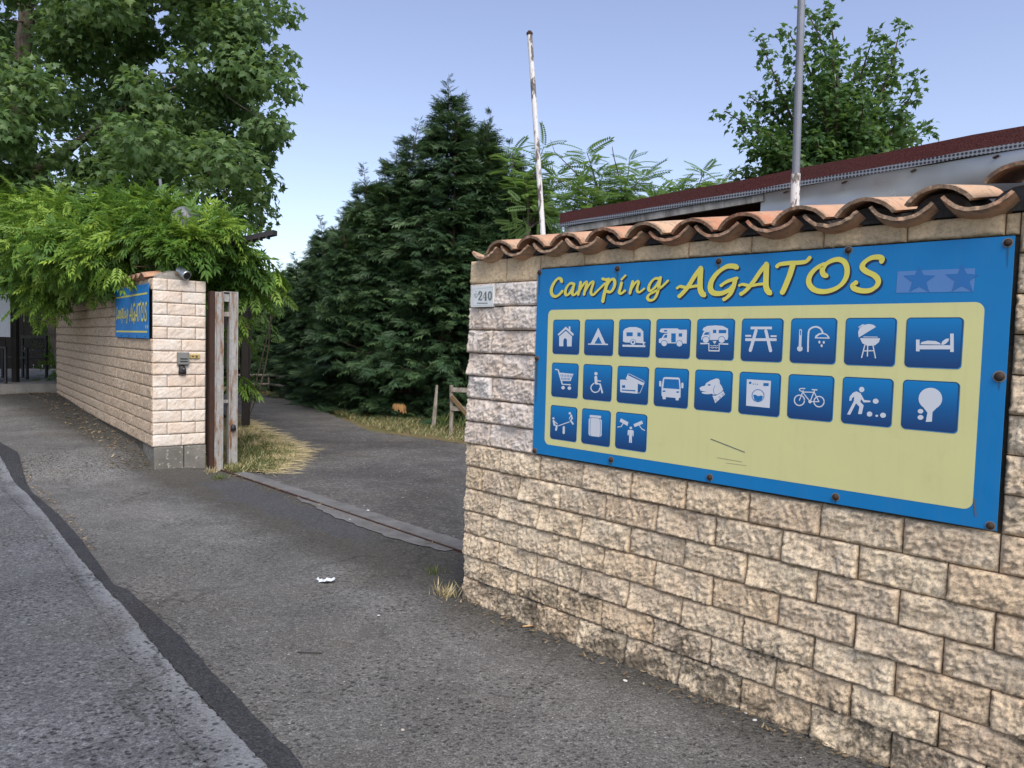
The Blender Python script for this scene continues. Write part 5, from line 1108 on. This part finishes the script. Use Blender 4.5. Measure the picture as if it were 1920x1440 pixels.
# pergola roof and dark boundary behind
pg = empty('pergola', (0, 0, 0), label='dark timber pergola under the wisteria behind the far wall', cat='pergola')
for lx, ly in ((.9, 1.6), (.9, 4.0), (.9, SL - .2), (2.1, 3.4), (2.1, 5.2), (2.1, SL)):
    p = w2(lx, ly); MB().box(p.x - .05, p.y - .05, 0, p.x + .05, p.y + .05, 2.3).build('post', M_DKWOOD, pg)
for ly in np.arange(1.6, SL + 4, .7):
    a, b = w2(.7, ly, 2.32), w2(.9 if ly < 3 else 2.3, ly, 2.32); MB().tube([a, b], .04, 4).build('rafter', M_DKWOOD, pg)
for lx in (.9, 2.1): MB().tube([w2(lx, 1.4 if lx < 1 else 3.2, 2.26), w2(lx, SL + 4, 2.26)], .05, 4).build('beam', M_DKWOOD, pg)
V = [w2(-6, SL + 6.5), w2(5, SL + 6.5)]
fence_back = empty('board_fence', (0, 0, 0), label='dark upright board fence in the shadows behind the bench', cat='fence')
for i in range(60):
    a = w2(-6 + i * .19, SL + 6.5); b = w2(-6 + i * .19 + .17, SL + 6.5); h = TZ + 2.1 + random.uniform(-.05, .05)
    n_ = I2 * .03; mb2 = MB(); mb2.add([(p.x, p.y, z) for z in (TZ, h) for p in (a, b, b + n_, a + n_)], [(0, 1, 5, 4), (1, 2, 6, 5), (2, 3, 7, 6), (3, 0, 4, 7), (4, 5, 6, 7)]); mb2.build('board', M_DKWOOD, fence_back)
# hedge added behind the pergola so the deep shade stays green-black
rng = np.random.default_rng(55)
hg = empty('shade_hedge', (0, 0, 0), label='added hedge keeping the corner by the end of the far wall dark', cat='hedge')
cl = [(tuple(w2(rng.uniform(.1, 1.6), rng.uniform(SL + .1, SL + 3.5), rng.uniform(.5, 2.1))), np.array([.35, .35, .3])) for _ in range(40)] + [(tuple(w2(rng.uniform(.4, 1.4), rng.uniform(2.2, SL), rng.uniform(2.25, 2.5))), np.array([.5, .5, .2])) for _ in range(60)]
V, Fc, r = cluster_leaves(cl, 150, WIST, .26, rng, .3, .2); mesh_obj('foliage', tri_mesh('hedge', V, Fc, r), M_WIST, hg, kind='stuff')

# far wood closing the view behind everything
rng = np.random.default_rng(88); cl = []
for i in range(150):
    a = rng.uniform(-.75, 1.15); rr_ = rng.uniform(38, 46); h_ = rng.uniform(.8, 3.2)
    cl.append(((rr_ * math.sin(a), rr_ * math.cos(a), h_), np.array([2.2, 2.2, 1.5])))
V, Fc, r = cluster_leaves(cl, 55, LOBE, .75, rng, .3, .3)
tag(mesh_obj('far_wood', tri_mesh('far_wood', V, Fc, r), M_PLANE), 'low far wood beyond the campsite', 'wood', kind='stuff')

# ------------------------------------------------------------------ wooden fences along the drive
M_POSTW = bark('weathered_post', (.15, .12, .09), (.36, .32, .27))
fn = empty('wooden_fence', (0, 0, 0), label='short weathered rail fence with a diagonal brace beside the stone wall', cat='fence')
p1, p2 = G(845, 812), G(838, 806); top = at(844, 722, p1.y).z
def rough_post(p, h, r, par):
    m = MB(); n = 7; pts = [(p.x, p.y, -.1), (p.x + .01, p.y, h * .5), (p.x - .008, p.y, h)]; m.tube(pts, [r, r * .97, r * .9], 7); return m.build('post', M_POSTW, par)
rough_post(p1, top, .035, fn); p3 = p1 + U1 * 2.2 + Vector((.6, 1.2, 0)); rough_post(p3, top, .035, fn); pm = p1.lerp(p3, .5); rough_post(pm, top * .62, .03, fn)
for zz in (top - .07, top * .52):
    a, b = p1 + Vector((0, -.03, zz)), p3 + Vector((0, -.03, zz)); m = MB(); m.add([a - Vector((0, .012, .035)), b - Vector((0, .012, .035)), b + Vector((0, -.012, .035)), a + Vector((0, -.012, .035)), a + Vector((0, .012, -.035)), b + Vector((0, .012, -.035)), b + Vector((0, .012, .035)), a + Vector((0, .012, .035))], [(0, 1, 2, 3), (7, 6, 5, 4), (3, 2, 6, 7), (0, 4, 5, 1), (0, 3, 7, 4), (1, 5, 6, 2)]); m.build('rail', M_POSTW, fn)
a, b = p1 + Vector((.0, -.06, top * .78)), p1 + Vector((.34, -.06, top * .28)); m = MB(); m.tube([a, b], .04, 4); m.build('brace', flat('brown_brace', (.18, .12, .065), .8), fn)
lone = G(812, 800); m = MB(); m.tube([(lone.x, lone.y, -.1), (lone.x + .03, lone.y, .35), (lone.x + .05, lone.y, at(818, 722, lone.y).z)], [.04, .034, .022], 7); tag(m.build('fence_post', M_POSTW), 'lone weathered stake under the cypress left of the rail fence', 'post')
ff_ = empty('wooden_fence', (0, 0, 0), label='far low wooden rail fence in the shade at the bend of the drive', cat='fence')
fpts = [G(425, 738), G(492, 737), G(556, 748), G(600, 764)]; fpts = [Vector((p.x, p.y + .5, 0)) for p in fpts]
for p in fpts: m = MB(); m.tube([(p.x, p.y, -.05), (p.x, p.y, .50)], .03, 6); m.build('post', M_POSTW, ff_)
for a, b in zip(fpts, fpts[1:]):
    for zz in (.44, .20): m = MB(); m.tube([a + Vector((0, 0, zz)), b + Vector((0, 0, zz))], .032, 6); m.build('rail', M_POSTW, ff_)

# ------------------------------------------------------------------ grass and straw
def blade_t(): return np.array([(-.03, 0, 0), (.03, 0, 0), (.018, .55, .06), (0, 1, .22)]), np.array([(0, 1, 2), (0, 2, 3)])
def in_poly(P, poly):
    x, y = P[:, 0], P[:, 1]; ins = np.zeros(len(P), bool); n = len(poly)
    for i in range(n):
        x0, y0 = poly[i]; x1, y1 = poly[(i + 1) % n]; c = ((y0 > y) != (y1 > y)) & (x < (x1 - x0) * (y - y0) / (y1 - y0 + 1e-12) + x0); ins ^= c
    return ins
def blades(name, poly, n, L, mat, seed, label, lean=.5, dens=None, cat='grass'):
    rng = np.random.default_rng(seed); pa = np.array(poly); lo, hi = pa.min(0), pa.max(0); P_ = lo + rng.random((n * 3, 2)) * (hi - lo); P_ = P_[in_poly(P_, poly)]
    if dens is not None: P_ = P_[rng.random(len(P_)) < dens(P_)]
    P_ = P_[:n]; m = len(P_); a = rng.uniform(0, 6.28, m); up = rng.uniform(1 - lean, 1.2 - lean * .5, m)
    d = np.stack([np.cos(a), np.sin(a), up * 1.2], -1); pos = np.column_stack([P_, gz(P_[:, 0], P_[:, 1]) - .004])
    sc = np.column_stack([np.full(m, .13), rng.uniform(.5, 1.3, m) * L, np.full(m, L)])
    V, Fc, r = scatter(*blade_t(), pos, frames(d, np.tile([0, .1, 1.0], (m, 1)) + rng.normal(0, .2, (m, 3))), sc, np.clip(rng.normal(.5, .25, m), 0, 1), rng)
    return tag(mesh_obj(name, tri_mesh(name, V, Fc, r), mat), label, cat, kind='stuff')
nz = VN(3)
patch = gl([(418, 880), (440, 800), (470, 800), (505, 815), (545, 838), (560, 855), (545, 870), (520, 886), (470, 886), (440, 886)])
straw = gl([(430, 775), (470, 792), (520, 818), (580, 848), (560, 870), (535, 888), (480, 890), (520, 860), (500, 835), (455, 805)])
blades('grass', patch, 3800, .075, M_GRASS, 1, 'short green grass beside the gate post', .5, lambda p: .25 + .75 * (nz(p[:, 0] * 3, p[:, 1] * 3) > -.1))
blades('dry_grass', patch, 5200, .070, M_STRAW, 2, 'dry straw coloured grass among the green by the gate post', .8, lambda p: .2 + .8 * (nz(p[:, 0] * 3, p[:, 1] * 3) < .15))
def strawmat(name, poly, n, seed, label):
    rng = np.random.default_rng(seed); pa = np.array(poly); lo, hi = pa.min(0), pa.max(0); P_ = lo + rng.random((n * 4, 2)) * (hi - lo); P_ = P_[in_poly(P_, poly)][:n]; m = len(P_); P_ = P_ + rng.normal(0, .05, P_.shape)
    a = rng.normal(-.35, .55, m); d = np.stack([np.cos(a), np.sin(a), rng.normal(.02, .06, m)], -1); pos = np.column_stack([P_, gz(P_[:, 0], P_[:, 1]) + rng.uniform(.006, .03, m)])
    sc = np.column_stack([np.full(m, .10), rng.uniform(.08, .26, m), np.full(m, .04)])
    V, Fc, r = scatter(*blade_t(), pos, frames(d, np.tile([0, 0, 1.0], (m, 1)) + rng.normal(0, .3, (m, 3))), sc, np.clip(rng.normal(.5, .28, m), 0, 1), rng)
    return tag(mesh_obj(name, tri_mesh(name, V, Fc, r), M_STRAW), label, 'straw', kind='stuff')
strawmat('straw', straw, 4200, 3, 'loose dry straw lying at the edge of the drive')
verge = gl([(440, 735), (520, 741), (560, 750), (620, 772), (690, 800), (740, 811), (800, 818), (872, 828), (872, 800), (800, 785), (700, 780), (640, 760), (560, 742), (440, 729)])
blades('grass', verge, 9000, .085, M_GRASS, 5, 'green verge under the cypress row', .5)
blades('dry_grass', verge, 5200, .080, M_STRAW, 6, 'yellowed grass along the drive under the cypress row', .65)
back = [wl(-.7, 5.7), wl(1.5, 3.2), wl(3, 4), wl(.8, 8), (0.2, 13.5), (-1.5, 12.6)]
blades('grass', back, 3500, .25, M_GRASS, 7, 'taller grass around the short rail fence', .35)
weed = MB()
def tuft(px, py, n, L, mat, label, seed, z=0.0):
    rng = np.random.default_rng(seed); c = G(px, py); m = n; a = rng.uniform(0, 6.28, m); d = np.stack([np.cos(a), np.sin(a), rng.uniform(.3, 1.8, m)], -1)
    pos = np.array([c.x, c.y, z]) + np.column_stack([rng.normal(0, .035, (m, 2)), np.zeros(m)]); sc = np.column_stack([np.full(m, .08), rng.uniform(.5, 1.2, m) * L, np.full(m, L)])
    V, Fc, r = scatter(*blade_t(), pos, frames(d, np.tile([0, .1, 1.0], (m, 1)) + rng.normal(0, .2, (m, 3))), sc, np.clip(rng.normal(.5, .3, m), 0, 1), rng)
    tag(mesh_obj('weed_tuft', tri_mesh('weed_tuft', V, Fc, r), mat), label, 'weed')
tuft(836, 1116, 70, .085, M_STRAW, 'dry straw tuft at the foot of the stone wall corner', 1)
tuft(815, 1075, 40, .06, M_GRASS, 'tiny yellow green weed in front of the stone wall corner', 2)
tuft(410, 898, 60, .07, M_GRASS, 'small green weed in front of the rusty gate posts', 3)
tuft(396, 886, 50, .07, M_STRAW, 'dry weed wedged between gate post and concrete foot', 4)
tuft(500, 838, 70, .09, M_GRASS, 'dark leafy weed in the straw by the gate', 5)
# leaf litter and straw bits along the street wall and seam
def litter(name, poly, n, seed, label, mat, L=.05):
    rng = np.random.default_rng(seed); pa = np.array(poly); lo, hi = pa.min(0), pa.max(0); P_ = lo + rng.random((n * 6, 2)) * (hi - lo); P_ = P_[in_poly(P_, poly)][:n]; m = len(P_)
    a = rng.uniform(0, 6.28, m); d = np.stack([np.cos(a), np.sin(a), rng.normal(.05, .15, m)], -1); pos = np.column_stack([P_, gz(P_[:, 0], P_[:, 1]) + .012])
    sc = np.column_stack([np.full(m, L * 5), rng.uniform(.4, 1.3, m) * L, np.full(m, L)])
    V, Fc, r = scatter(*blade_t(), pos, frames(d, np.tile([0, 0, 1.0], (m, 1)) + rng.normal(0, .3, (m, 3))), sc, np.clip(rng.normal(.4, .3, m), 0, 1), rng); tag(mesh_obj(name, tri_mesh(name, V, Fc, r), mat), label, 'leaf litter', kind='stuff')
M_LITTER = leaf_mat('dead_leaf', (.09, .06, .035), (.20, .14, .075), (.38, .29, .16), .05)
litter('leaf_litter', [tuple(w2(-.38, 0.0)[:2]), tuple(w2(-.02, -.02)[:2]), tuple(w2(-.02, SL)[:2]), tuple(w2(-.5, SL)[:2])], 900, 1, 'dry leaves gathered along the foot of the far wall', M_LITTER)
litter('leaf_litter', [tuple(w2(0, SL - .35)[:2]), tuple(w2(0, SL)[:2]), tuple(w2(-6, SL)[:2]), tuple(w2(-6, SL - .4)[:2])], 700, 2, 'dry leaves and scraps along the terrace step', M_LITTER, .06)
litter('leaf_litter', gl([(30, 890), (105, 965), (150, 1012), (178, 1040), (170, 1000), (120, 950), (60, 900)]), 350, 3, 'straw coloured bits lying along the seam in the asphalt', M_LITTER, .035)
litter('leaf_litter', [wl(0, -.01), wl(0, -.16), wl(3, -.12), wl(3, -.01)], 500, 4, 'brown bits gathered along the foot of the sign wall', M_LITTER, .03)
litter('leaf_litter', [tuple((railA + I1 * .04)[:2]), tuple((railB + I1 * .03)[:2]), tuple((railB - I1 * .1)[:2]), tuple((railA - I1 * .12)[:2])], 260, 5, 'dry bits caught along the gate rail', M_LITTER, .03)
# gravel
def gravel(name, poly, n, smin, smax, mat, seed, label):
    rng = np.random.default_rng(seed); pa = np.array(poly); lo, hi = pa.min(0), pa.max(0); P_ = lo + rng.random((n * 4, 2)) * (hi - lo); P_ = P_[in_poly(P_, poly)][:n]; m = len(P_)
    t = np.array([(1, 0, .2), (.3, .9, .1), (-.7, .6, .15), (-.9, -.4, .1), (.1, -1, .2), (0, .1, .75), (.2, -.3, .65)]); Fc = np.array([(0, 1, 5), (1, 2, 5), (2, 3, 5), (3, 6, 5), (3, 4, 6), (4, 0, 6), (0, 5, 6)])
    a = rng.uniform(0, 6.28, m); s = smin + (smax - smin) * rng.random(m) ** 3; d = np.stack([np.cos(a), np.sin(a), np.zeros(m)], -1)
    V, F2, r = scatter(t, Fc, np.column_stack([P_, gz(P_[:, 0], P_[:, 1]) + .002]), frames(d, np.tile([0, 0, 1.0], (m, 1))), np.column_stack([s, s * rng.uniform(.6, 1, m), s * rng.uniform(.5, 1, m)]), rng.random(m), rng)
    tag(mesh_obj(name, tri_mesh(name, V, F2, r), mat), label, 'gravel', kind='stuff')
def stone_mat(name, st):
    m = Mat(name, .9, .2); m.col(m.ramp(m.attr('rnd'), st)); return m.m
M_GRAV = stone_mat('gravel_mix', [(0, (.05, .05, .052)), (.5, (.12, .115, .11)), (.85, (.20, .19, .18)), (1, (.36, .35, .33))])
gravel('gravel', [wl(.0, -.02), wl(3.4, -.02), wl(2.4, -2.2), wl(.6, -2.4), wl(-1.2, -1.4)], 9000, .0015, .006, M_GRAV, 1, 'fine loose gravel on the asphalt before the sign wall')
gravel('gravel', drive[:6] + gl([(870, 832), (700, 808), (600, 800), (560, 850)]), 9000, .003, .011, M_GRAV, 2, 'dark loose gravel on the driveway')
# single bits
M_PAPER = flat('white_paper', (.62, .64, .70), .6)
p = G(611, 1092); m = MB()
rp = random.Random(3); PV = [((i_ - 4) * .0135 + rp.uniform(-.004, .004), (j_ - 2) * .014 + rp.uniform(-.004, .004) + .006 * math.sin(i_), .003 + .022 * rp.random() ** 2) for j_ in range(5) for i_ in range(9)]
m.add(PV, [(j_ * 9 + i_, j_ * 9 + i_ + 1, (j_ + 1) * 9 + i_ + 1, (j_ + 1) * 9 + i_) for j_ in range(4) for i_ in range(8) if (i_, j_) not in ((0, 0), (7, 3), (0, 3))]); o = m.build('paper_scrap', M_PAPER, loc=(p.x, p.y, .004)); tag(o, 'crumpled white paper scrap on the asphalt in the middle', 'litter')
def pebble(px, py, s, c, label, seed, nm='pebble'):
    rr = random.Random(seed); p = G(px, py); m = MB(); m.lathe([(s * .5, 0), (s, s * .25), (s * .9, s * .5), (s * .4, s * .7)], (0, 0, 0), 9, Matrix.Diagonal((1, rr.uniform(.6, .9), 1)))
    tag(m.build(nm, flat('stone_%d' % seed, c, .9), loc=(p.x, p.y, .001), rot=(0, 0, rr.uniform(0, 3))), label, 'stone')
pebble(1172, 1278, .011, (.55, .53, .48), 'pale flat pebble before the wall, nearest the sign side', 1)
pebble(690, 958, .014, (.55, .54, .5), 'white pebble on the concrete strip by the rail', 2)
pebble(656, 975, .012, (.5, .48, .45), 'small pale pebble just in front of the gate rail', 3)
pebble(1415, 1352, .010, (.5, .48, .45), 'pale pebble at the foot of the wall below the sign', 4)
pebble(1398, 1338, .008, (.5, .48, .45), 'tiny pale chip at the foot of the wall', 5)
pebble(755, 1370, .008, (.4, .36, .3), 'small tan chip on the asphalt at bottom centre', 6)
pebble(710, 1155, .008, (.55, .55, .53), 'white chip beside the cracked edge in the asphalt', 7)
def stick(a, b, r, c, label, nm='twig'):
    a, b = G(*a), G(*b); m = MB(); mid = a.lerp(b, .5) + Vector((.004, -.008, .004)); m.tube([a + Vector((0, 0, r + .003)), mid + Vector((0, 0, r + .003)), b + Vector((0, 0, r + .003))], r, 6); tag(m.build(nm, flat(nm + label[:6], c, .8)), label, 'twig')
stick((558, 1225), (604, 1227), .003, (.04, .035, .03), 'thin dark twig on the asphalt left of centre')
stick((979, 1177), (1003, 1175), .004, (.55, .34, .16), 'orange wood splinter at the foot of the stone wall')
